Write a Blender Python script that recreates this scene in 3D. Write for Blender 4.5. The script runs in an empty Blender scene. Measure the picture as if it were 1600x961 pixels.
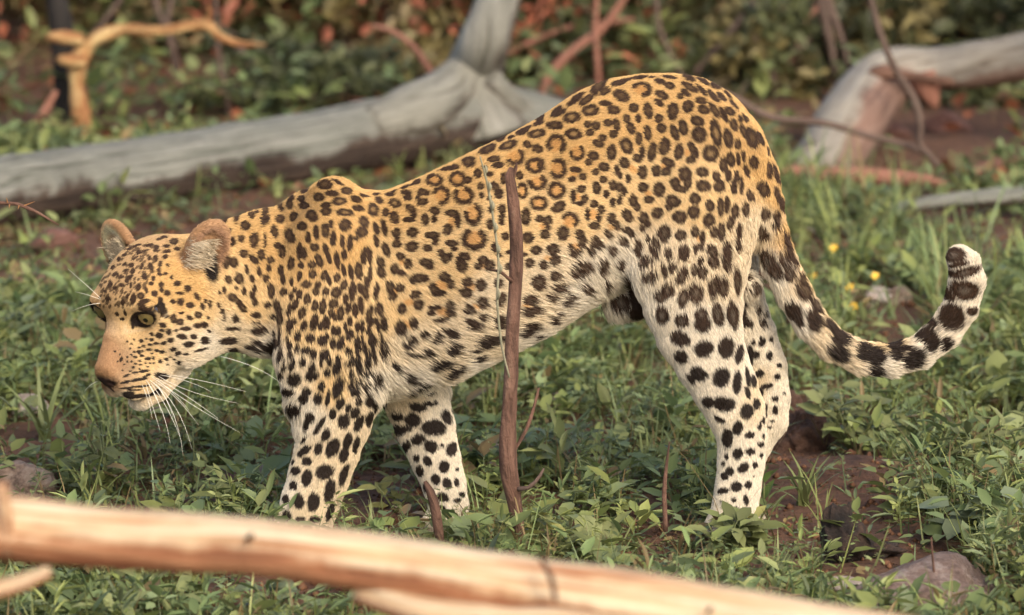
import bpy, math, random
import numpy as np
from mathutils import Vector
from mathutils.bvhtree import BVHTree

R = math.radians
rng = np.random.default_rng(7)
SC = bpy.context.scene
COL = SC.collection

# ------------------------------------------------------------------ camera
CAM = np.array((0.0, -11.0, 2.4))
AIM = np.array((0.0, 0.0, 0.40))
FWD = (AIM - CAM) / np.linalg.norm(AIM - CAM)
DIST = float(np.linalg.norm(AIM - CAM))
RIGHT = np.array((1.0, 0.0, 0.0))
UP = np.cross(RIGHT, FWD)
VIEW_W = 1.818                       # metres across the frame at the animal
PX = VIEW_W / 1600.0                 # metres per photograph pixel there
cam_d = bpy.data.cameras.new("camera")
cam = bpy.data.objects.new("camera", cam_d)
COL.objects.link(cam)
cam.location = CAM
cam.rotation_euler = Vector(FWD).to_track_quat('-Z', 'Y').to_euler()
cam_d.sensor_width = 36
cam_d.lens = 36 * DIST / VIEW_W
cam_d.clip_start = 0.5
cam_d.clip_end = 2000
cam_d.dof.use_dof = True
cam_d.dof.focus_distance = DIST - 0.08
cam_d.dof.aperture_fstop = 4.4
SC.camera = cam

# ------------------------------------------------------------------ light
SUN_EL, SUN_AZ = R(36), R(154)       # azimuth clockwise from +Y
w = bpy.data.worlds.new("World")
SC.world = w
w.use_nodes = True
nt = w.node_tree
sky = nt.nodes.new("ShaderNodeTexSky")
sky.sky_type = 'NISHITA'
sky.sun_disc = False
sky.sun_elevation = SUN_EL
sky.sun_rotation = SUN_AZ
sky.dust_density = 4.0
sky.air_density = 0.8
sky.ozone_density = 0.3
nt.links.new(sky.outputs[0], nt.nodes["Background"].inputs[0])
nt.nodes["Background"].inputs[1].default_value = 0.15
sun_d = bpy.data.lights.new("sun", 'SUN')
sun_d.energy = 0.85
sun_d.angle = R(16)
sun_d.color = (1.0, 0.90, 0.74)
sun = bpy.data.objects.new("sun", sun_d)
COL.objects.link(sun)
to_sun = Vector((math.sin(SUN_AZ) * math.cos(SUN_EL), math.cos(SUN_AZ) * math.cos(SUN_EL), math.sin(SUN_EL)))
sun.rotation_euler = to_sun.to_track_quat('Z', 'Y').to_euler()
SC.view_settings.view_transform = 'Standard'
SC.view_settings.look = 'None'
SC.view_settings.exposure = 1.03
SC.cycles.max_bounces = 5
SC.cycles.transparent_max_bounces = 4
SC.cycles_curves.shape = 'RIBBONS'

# ------------------------------------------------------------------ helpers
def ray(px, py):
    return FWD + (px - 800.0) * PX / DIST * RIGHT + (480.5 - py) * PX / DIST * UP

def P(px, py, y=0.0):
    """world point seen at photograph pixel px,py standing at depth y"""
    d = ray(px, py)
    return CAM + d * ((y - CAM[1]) / d[1])

def tag(o, label=None, cat=None, group=None, kind=None):
    if label: o["label"] = label
    if cat: o["category"] = cat
    if group: o["group"] = group
    if kind: o["kind"] = kind
    return o

def link(name, data, parent=None):
    o = bpy.data.objects.new(name, data)
    COL.objects.link(o)
    if parent is not None: o.parent = parent
    return o

def mesh_from(name, verts, faces, mat=None, smooth=True, attrs=None):
    me = bpy.data.meshes.new(name)
    verts = np.asarray(verts, np.float32)
    if isinstance(faces, np.ndarray):
        n, k = faces.shape
        me.vertices.add(len(verts)); me.vertices.foreach_set("co", verts.ravel())
        me.loops.add(n * k); me.loops.foreach_set("vertex_index", faces.ravel().astype(np.int32))
        me.polygons.add(n)
        me.polygons.foreach_set("loop_start", np.arange(0, n * k, k, dtype=np.int32))
        me.update(calc_edges=True)
    else:
        me.from_pydata([tuple(v) for v in verts], [], faces)
    if smooth:
        me.polygons.foreach_set("use_smooth", np.ones(len(me.polygons), bool))
    if attrs:
        for an, arr in attrs.items():
            a = me.attributes.new(an, 'FLOAT_COLOR', 'POINT')
            c = np.ones((len(verts), 4), np.float32); c[:, :3] = arr
            a.data.foreach_set("color", c.ravel())
    me.update()
    if mat: me.materials.append(mat)
    return me

class NT:
    """small node-tree writer"""
    def __init__(self, name):
        self.m = bpy.data.materials.new(name); self.m.use_nodes = True
        self.t = self.m.node_tree; self.b = self.t.nodes["Principled BSDF"]
    def n(self, kind, **kw):
        nd = self.t.nodes.new("ShaderNode" + kind)
        for k, v in kw.items(): setattr(nd, k, v)
        return nd
    def l(self, a, b): self.t.links.new(a, b)
    def set(self, **kw):
        for k, v in kw.items(): self.b.inputs[k.replace("_", " ")].default_value = v
        return self
    def ramp(self, src, stops):
        r = self.n("ValToRGB"); e = r.color_ramp.elements
        while len(e) < len(stops): e.new(0.5)
        for el, (p, c) in zip(e, stops):
            el.position = p; el.color = (*c, 1) if len(c) == 3 else c
        self.l(src, r.inputs[0]); return r.outputs[0]
    def noise(self, scale, detail=6, rough=0.6, vec=None, dist=0.0):
        x = self.n("TexNoise"); x.inputs["Scale"].default_value = scale
        x.inputs["Detail"].default_value = detail; x.inputs["Roughness"].default_value = rough
        x.inputs["Distortion"].default_value = dist
        if vec is not None: self.l(vec, x.inputs["Vector"])
        return x.outputs["Fac"]
    def mix(self, f, a, b, blend='MIX'):
        x = self.n("Mix", data_type='RGBA', blend_type=blend)
        for s, v in ((x.inputs[0], f), (x.inputs[6], a), (x.inputs[7], b)):
            if hasattr(v, "is_linked"): self.l(v, s)
            else: s.default_value = v if isinstance(v, (int, float)) else (*v, 1)
        return x.outputs[2]
    def bump(self, h, strength=0.3, dist=0.01):
        x = self.n("Bump"); x.inputs["Strength"].default_value = strength
        x.inputs["Distance"].default_value = dist
        self.l(h, x.inputs["Height"]); self.l(x.outputs[0], self.b.inputs["Normal"])
    def base(self, c): self.l(c, self.b.inputs["Base Color"])

def attr_mat(name, attr, rough=0.7, spec=0.25, extra=None):
    t = NT(name); a = t.n("Attribute", attribute_name=attr)
    t.base(a.outputs["Color"]); t.set(Roughness=rough)
    t.b.inputs["Specular IOR Level"].default_value = spec
    if extra: extra(t)
    return t.m

def vnoise(p, freq, seed=0):
    """cheap smooth value noise on Nx3 (or Nx2) points, -1..1"""
    p = np.asarray(p, np.float64) * freq
    if p.shape[1] == 2: p = np.c_[p, np.zeros(len(p))]
    i = np.floor(p).astype(np.int64); f = p - i; u = f * f * (3 - 2 * f)
    def hsh(a):
        h = (a[:, 0] * 374761393 + a[:, 1] * 668265263 + a[:, 2] * 2147483647 + seed * 97531) & 0xFFFFFFFF
        h = ((h ^ (h >> 13)) * 1274126177) & 0xFFFFFFFF
        return ((h ^ (h >> 16)) & 0xFFFF) / 32767.5 - 1
    r = 0
    for dx in (0, 1):
        for dy in (0, 1):
            for dz in (0, 1):
                wgt = (u[:, 0] if dx else 1 - u[:, 0]) * (u[:, 1] if dy else 1 - u[:, 1]) * (u[:, 2] if dz else 1 - u[:, 2])
                r = r + wgt * hsh(i + np.array((dx, dy, dz)))
    return r

#==BODY==
# ------------------------------------------------------------------ the leopard's body as a distance field
H = 0.003
G0 = np.array((P(100, 0)[0], -0.30, -0.03)); G1 = np.array((P(1570, 0)[0], 0.20, 0.86))
GN = np.ceil((G1 - G0) / H).astype(int)
FIELD = np.full(GN, 0.05, np.float32)
AX = [(G0[i] + H * np.arange(GN[i])).astype(np.float32) for i in range(3)]

def smin(a, b, k):
    h = np.clip(0.5 + 0.5 * (b - a) / k, 0, 1)
    return b + (a - b) * h - k * h * (1 - h)

def put(lo, hi, fn, k, op="add"):
    i0 = np.clip(((np.array(lo) - G0) / H).astype(int) - 1, 0, GN - 1)
    i1 = np.clip(((np.array(hi) - G0) / H).astype(int) + 2, 1, GN)
    sl = tuple(slice(a, b) for a, b in zip(i0, i1))
    X, Y, Z = AX[0][sl[0]][:, None, None], AX[1][sl[1]][None, :, None], AX[2][sl[2]][None, None, :]
    f = fn(X, Y, Z).astype(np.float32)
    if op == "add": FIELD[sl] = smin(FIELD[sl], f, k)
    else: FIELD[sl] = -smin(-FIELD[sl], f, k)

def chain(nodes, k=0.02, lat=(0, 1, 0), own=0.004, pad=0.03):
    """elliptical tapered tube: nodes (point, in-plane radius, radius along lat)"""
    lat = np.array(lat, float); lat /= np.linalg.norm(lat)
    pts = [np.asarray(n[0], float) for n in nodes]
    rm = max(max(n[1], n[2]) for n in nodes) + pad
    lo = np.min(pts, 0) - rm; hi = np.max(pts, 0) + rm
    def fn(X, Y, Z):
        out = None
        for (p, a0, b0), (q, a1, b1) in zip(nodes[:-1], nodes[1:]):
            p = np.asarray(p, float); q = np.asarray(q, float); d = q - p; L2 = d @ d
            t = ((X - p[0]) * d[0] + (Y - p[1]) * d[1] + (Z - p[2]) * d[2]) / L2
            t = np.clip(t, 0, 1)
            vx, vy, vz = X - (p[0] + t * d[0]), Y - (p[1] + t * d[1]), Z - (p[2] + t * d[2])
            l = vx * lat[0] + vy * lat[1] + vz * lat[2]
            r2 = vx * vx + vy * vy + vz * vz - l * l
            a = a0 + (a1 - a0) * t; b = b0 + (b1 - b0) * t
            f = (np.sqrt(np.maximum(r2, 0) / a ** 2 + (l / b) ** 2) - 1) * np.minimum(a, b)
            out = f if out is None else smin(out, f, own)
        return out
    put(lo, hi, fn, k)

def ellipsoid(c, axes, radii, k=0.01, op="add", pad=0.03):
    c = np.asarray(c, float); A = np.asarray(axes, float)
    rm = max(radii) + pad
    def fn(X, Y, Z):
        s = 0
        for ax, r in zip(A, radii):
            s = s + (((X - c[0]) * ax[0] + (Y - c[1]) * ax[1] + (Z - c[2]) * ax[2]) / r) ** 2
        return (np.sqrt(s) - 1) * min(radii)
    put(c - rm, c + rm, fn, k, op)

WAX = np.eye(3)
# torso: photograph column, top, bottom, half width
TORSO = [(432, 400, 545, .03), (442, 335, 570, .055), (470, 304, 610, .085), (510, 291, 636, .105), (560, 296, 640, .115), (600, 300, 627, .12), (650, 281, 614, .128),
         (700, 257, 597, .134), (750, 232, 572, .136), (800, 209, 548, .134), (850, 180, 523, .128), (900, 145, 490, .12),
         (950, 124, 458, .113), (1000, 116, 440, .108), (1050, 115, 425, .104), (1100, 123, 415, .098), (1150, 153, 405, .082),
         (1180, 196, 390, .062), (1200, 240, 370, .04), (1214, 285, 330, .015)]
_tx = np.array([P(t[0], 480)[0] for t in TORSO])
_tt = np.array([P(t[0], t[1])[2] for t in TORSO]); _tb = np.array([P(t[0], t[2])[2] for t in TORSO])
_tw = np.array([t[3] for t in TORSO])
def smooth_interp(x, xs, ys):
    xf = np.linspace(xs[0], xs[-1], 400); yf = np.interp(xf, xs, ys)
    kx = np.hanning(25); kx /= kx.sum()
    yp = np.convolve(np.pad(yf, 12, mode='edge'), kx, 'valid')
    return np.interp(x, xf, yp)
def torso_fn(X, Y, Z):
    t, b, wd = (smooth_interp(X, _tx, a) for a in (_tt, _tb, _tw))
    zc = (t + b) / 2; a = (t - b) / 2
    # fuller low on the chest, narrower along the spine
    v = (Z - zc) / a
    ww = wd * (1 - 0.16 * np.clip(v, -1, 1))
    f = (np.sqrt(v ** 2 + (Y / ww) ** 2) - 1) * np.minimum(a, ww) * 0.9
    over = np.maximum(np.maximum(_tx[0] - X, X - _tx[-1]), 0)
    return np.maximum(f, f + over * 1.0)
put((_tx[0], -.18, _tb.min() - .03), (_tx[-1], .18, _tt.max() + .03), torso_fn, 0.004)

def C(px, py, y, a, b): return (P(px, py, y), a * PX, b)
# scapulae standing above the back
for s in (-1, 1):
    ellipsoid(P(522, 322, s * .045), WAX, (.05, .026, .05), 0.02)
# neck
chain([C(470, 440, -.005, 122, .088), C(420, 442, -.012, 116, .083), C(375, 445, -.025, 104, .08), C(335, 452, -.04, 92, .078)], 0.03, lat=(-.35, 1, 0))
# near foreleg
chain([C(522, 318, -.055, 34, .035), C(514, 390, -.078, 66, .047), C(512, 470, -.086, 84, .054), C(516, 555, -.088, 86, .056),
       C(519, 610, -.088, 77, .054), C(518, 655, -.086, 62, .05), C(512, 700, -.085, 50, .046), C(499, 742, -.085, 47, .044),
       C(485, 784, -.085, 45, .042), C(474, 818, -.085, 44, .042), C(463, 848, -.086, 42, .045)], 0.016)
ellipsoid(P(443, 862, -.088), WAX, (.062, .047, .03), 0.02)
# far foreleg
chain([C(590, 470, .07, 70, .05), C(622, 560, .075, 64, .05), C(648, 615, .075, 52, .048), C(664, 665, .075, 46, .044), C(680, 715, .075, 39, .04),
       C(694, 757, .075, 34, .038), C(701, 790, .075, 31, .038), C(698, 812, .075, 32, .04)], 0.018)
ellipsoid(P(695, 826, .075), WAX, (.045, .042, .028), 0.02)
# near hind leg
chain([C(1110, 250, -.05, 88, .045), C(1085, 330, -.07, 100, .056), C(1074, 410, -.078, 93, .058), C(1082, 468, -.08, 77, .056), C(1092, 515, -.08, 67, .052),
       C(1110, 560, -.08, 56, .047), C(1131, 602, -.08, 50, .044), C(1149, 642, -.08, 45, .04), C(1159, 682, -.08, 38, .036),
       C(1158, 722, -.08, 36, .035), C(1153, 762, -.08, 35, .036), C(1147, 800, -.08, 36, .04)], 0.016)
ellipsoid(P(1143, 826, -.082), WAX, (.05, .042, .028), 0.02)
# far hind leg
chain([C(1090, 300, .06, 90, .05), C(1105, 400, .075, 80, .055), C(1140, 460, .078, 50, .05), C(1172, 520, .078, 38, .044), C(1189, 575, .078, 40, .04),
       C(1197, 622, .078, 37, .036), C(1196, 655, .078, 35, .034), C(1180, 690, .078, 28, .032), C(1160, 735, .078, 27, .032), C(1152, 790, .078, 29, .036)], 0.016)
ellipsoid(P(1150, 815, .078), WAX, (.055, .042, .028), 0.02)
ellipsoid(P(985, 470, .03), WAX, (.05, .05, .034), 0.02)
ellipsoid(P(1168, 446, .01), WAX, (.022, .026, .024), 0.012)
# tail
TAIL = [(1150, 225, 44, .04), (1176, 270, 36, .036), (1192, 315, 31, .033), (1201, 360, 28, .03), (1216, 408, 27, .029), (1239, 455, 27, .029), (1266, 502, 26, .028),
        (1298, 536, 25, .027), (1342, 558, 25, .027), (1390, 563, 25, .027), (1435, 551, 25, .027), (1473, 521, 26, .028),
        (1500, 482, 27, .029), (1511, 440, 28, .029), (1507, 414, 25, .027), (1500, 404, 21, .023)]
chain([C(a, b, 0, c, d) for a, b, c, d in TAIL], 0.012, pad=0.02)

# ---- head, in its own frame: F forward along the muzzle, L to its left, U up
YAW, PIT, ROLL, HS = R(51), R(32), R(0), 1.2
HF = np.array((-math.cos(YAW) * math.cos(PIT), -math.sin(YAW) * math.cos(PIT), -math.sin(PIT)))
HL = np.array((math.sin(YAW), -math.cos(YAW), 0)); HU = np.cross(HF, HL)
HL, HU = HL * math.cos(ROLL) + HU * math.sin(ROLL), HU * math.cos(ROLL) - HL * math.sin(ROLL)
H0 = P(195, 493, -.14)
HAX = np.array((HF, HL, HU))
def hp(f, l, u): return H0 + HS * (f * HF + l * HL + u * HU)
def hel(f, l, u, rf, rl, ru, k=.01, op="add", tilt=None):
    ax = HAX
    if tilt is not None: ax = np.array(tilt) @ HAX
    ellipsoid(hp(f, l, u), ax, (rf * HS, rl * HS, ru * HS), k * HS, op)
def hch(nodes, k=.01): chain([(hp(*n[:3]), n[3] * HS, n[4] * HS) for n in nodes], k * HS, lat=HL)
def rot_axes(az, el, roll=0):
    """orthonormal triple in the head frame; first axis points az (from F to L), el up"""
    d = np.array((math.cos(el) * math.cos(az), math.cos(el) * math.sin(az), math.sin(el)))
    s = np.array((-math.sin(az), math.cos(az), 0)); u = np.cross(d, s)
    s, u = s * math.cos(roll) + u * math.sin(roll), u * math.cos(roll) - s * math.sin(roll)
    return np.array((d, s, u))
EYE_U = .0045
hel(-.072, 0, .006, .082, .068, .057, .02)           # cranium
hel(-.022, 0, .012, .036, .052, .036, .02)            # forehead
for s in (-1, 1):
    hel(-.062, s * .05, -.066, .064, .036, .06, .025)   # cheeks
    hel(-.005, s * (.044 if s > 0 else .040), .0245, .0145, .020 if s > 0 else .016, .0075, .009)  # brow ridge
hch([(-.02, 0, -.05, .052, .055), (.024, 0, -.063, .042, .036), (.051, 0, -.071, .03, .029)], .02)
hch([(-.01, 0, -.001, .019, .024), (.034, 0, -.018, .0165, .019), (.071, 0, -.040, .0145, .0185)], .012)
for s in (-1, 1):
    hel(.043, s * .0185, -.084, .034, .0225, .0265, .008)
    hel(.015, s * .032, -.086, .03, .018, .026, .012)
hel(.079, 0, -.052, .0095, .0205, .0165, .006)
hch([(-.075, 0, -.1, .045, .055), (-.03, 0, -.118, .03, .043), (.015, 0, -.1315, .0175, .028), (.044, 0, -.1275, .0135, .018)], .008)
for s in (-1, 1):
    # eye hollow, then lids
    hel(.012, s * .0435, EYE_U, .02, .0175, .015, .006, "sub")
    for a in np.linspace(0, 2 * math.pi, 19)[:-1]:
        ca, sa = math.cos(a), math.sin(a)
        hel(.0035 - .007 * max(0, ca), s * (.0435 + .0185 * ca), EYE_U + (.0102 if sa > 0 else .0128) * sa + .003 * ca, .0045, .004, .004, .004)
    hel(.086, s * .0095, -.058, .006, .005, .0045, .002, "sub")
# the lips stand a little apart
hel(.045, 0, -.1120, .05, .06, .0060, .003, "sub", tilt=rot_axes(0, R(2)))
EAR_AX = {}
for s in (-1, 1):
    base = np.array((-.106, s * .066, .004)) if s > 0 else np.array((-.104, -.076, -.027))
    d = np.array((-.38, s * .456, .8)); d /= np.linalg.norm(d)
    o = np.array((.45, .85, .05)) if s > 0 else np.array((.95, -.12, .25))
    o -= d * (o @ d); o /= np.linalg.norm(o)
    sd = np.cross(d, o); A = np.array((d, sd, o))
    c = base + d * .043
    EAR_AX[s] = (c, A)
    hel(*c, .05, .033 if s > 0 else .036, .0135, .008, tilt=A)
    hel(*(c + o * .0135 - d * .002), .043, .0265 if s > 0 else .030, .0175, .004, "sub", tilt=A)

def surface_nets(F, h, o):
    S = F < 0
    nx, ny, nz = F.shape
    cnt = np.zeros((nx - 1, ny - 1, nz - 1), np.int8)
    for dx in (0, 1):
        for dy in (0, 1):
            for dz in (0, 1):
                cnt += S[dx:nx - 1 + dx, dy:ny - 1 + dy, dz:nz - 1 + dz]
    act = (cnt > 0) & (cnt < 8)
    idx = -np.ones(act.shape, np.int64)
    I = np.argwhere(act); idx[act] = np.arange(len(I))
    acc = np.zeros((len(I), 3)); n = np.zeros(len(I))
    corners = [(a, b, c) for a in (0, 1) for b in (0, 1) for c in (0, 1)]
    val = {c: F[I[:, 0] + c[0], I[:, 1] + c[1], I[:, 2] + c[2]].astype(np.float64) for c in corners}
    for c in corners:
        for ax in range(3):
            if c[ax] == 0:
                d = list(c); d[ax] = 1; d = tuple(d)
                a, b = val[c], val[d]; m = (a < 0) != (b < 0)
                t = np.where(m, a / np.where(a == b, 1, a - b), 0)
                for k in range(3):
                    acc[:, k] += np.where(m, c[k] + (t if k == ax else 0), 0)
                n += m
    V = (I + acc / n[:, None]) * h + o
    quads = []
    for ax in range(3):
        u, v = (ax + 1) % 3, (ax + 2) % 3
        sl0 = [slice(None)] * 3; sl1 = [slice(None)] * 3
        sl0[ax] = slice(0, -1); sl1[ax] = slice(1, None)
        a, b = S[tuple(sl0)], S[tuple(sl1)]
        E = np.argwhere(a != b)
        E = E[(E[:, u] > 0) & (E[:, v] > 0) & (E[:, u] < F.shape[u] - 1) & (E[:, v] < F.shape[v] - 1)]
        inside = a[E[:, 0], E[:, 1], E[:, 2]]
        def g(du, dv):
            q = E.copy(); q[:, u] -= du; q[:, v] -= dv
            return idx[q[:, 0], q[:, 1], q[:, 2]]
        q = np.stack([g(1, 1), g(0, 1), g(0, 0), g(1, 0)], 1)
        q[~inside] = q[~inside][:, ::-1]
        quads.append(q)
    return V, np.concatenate(quads)

BV, BQ = surface_nets(FIELD, H, G0)
def laplace(V, Q, it, lam=0.5):
    e = np.concatenate([Q[:, [0, 1]], Q[:, [1, 2]], Q[:, [2, 3]], Q[:, [3, 0]]])
    e = np.concatenate([e, e[:, ::-1]])
    deg = np.bincount(e[:, 0], minlength=len(V)).astype(float)
    for _ in range(it):
        for lm in (lam, -lam * 1.03):
            s = np.stack([np.bincount(e[:, 0], V[e[:, 1], k], len(V)) for k in range(3)], 1)
            V = V + lm * (s / np.maximum(deg, 1)[:, None] - V)
    return V
BV = laplace(BV, BQ, 4)
def vert_normals(V, Q):
    fn = np.cross(V[Q[:, 2]] - V[Q[:, 0]], V[Q[:, 3]] - V[Q[:, 1]])
    N = np.zeros_like(V)
    for k in range(4):
        for c in range(3):
            N[:, c] += np.bincount(Q[:, k], fn[:, c], len(V))
    return N / np.maximum(np.linalg.norm(N, axis=1), 1e-12)[:, None]
BN = vert_normals(BV, BQ)
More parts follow.
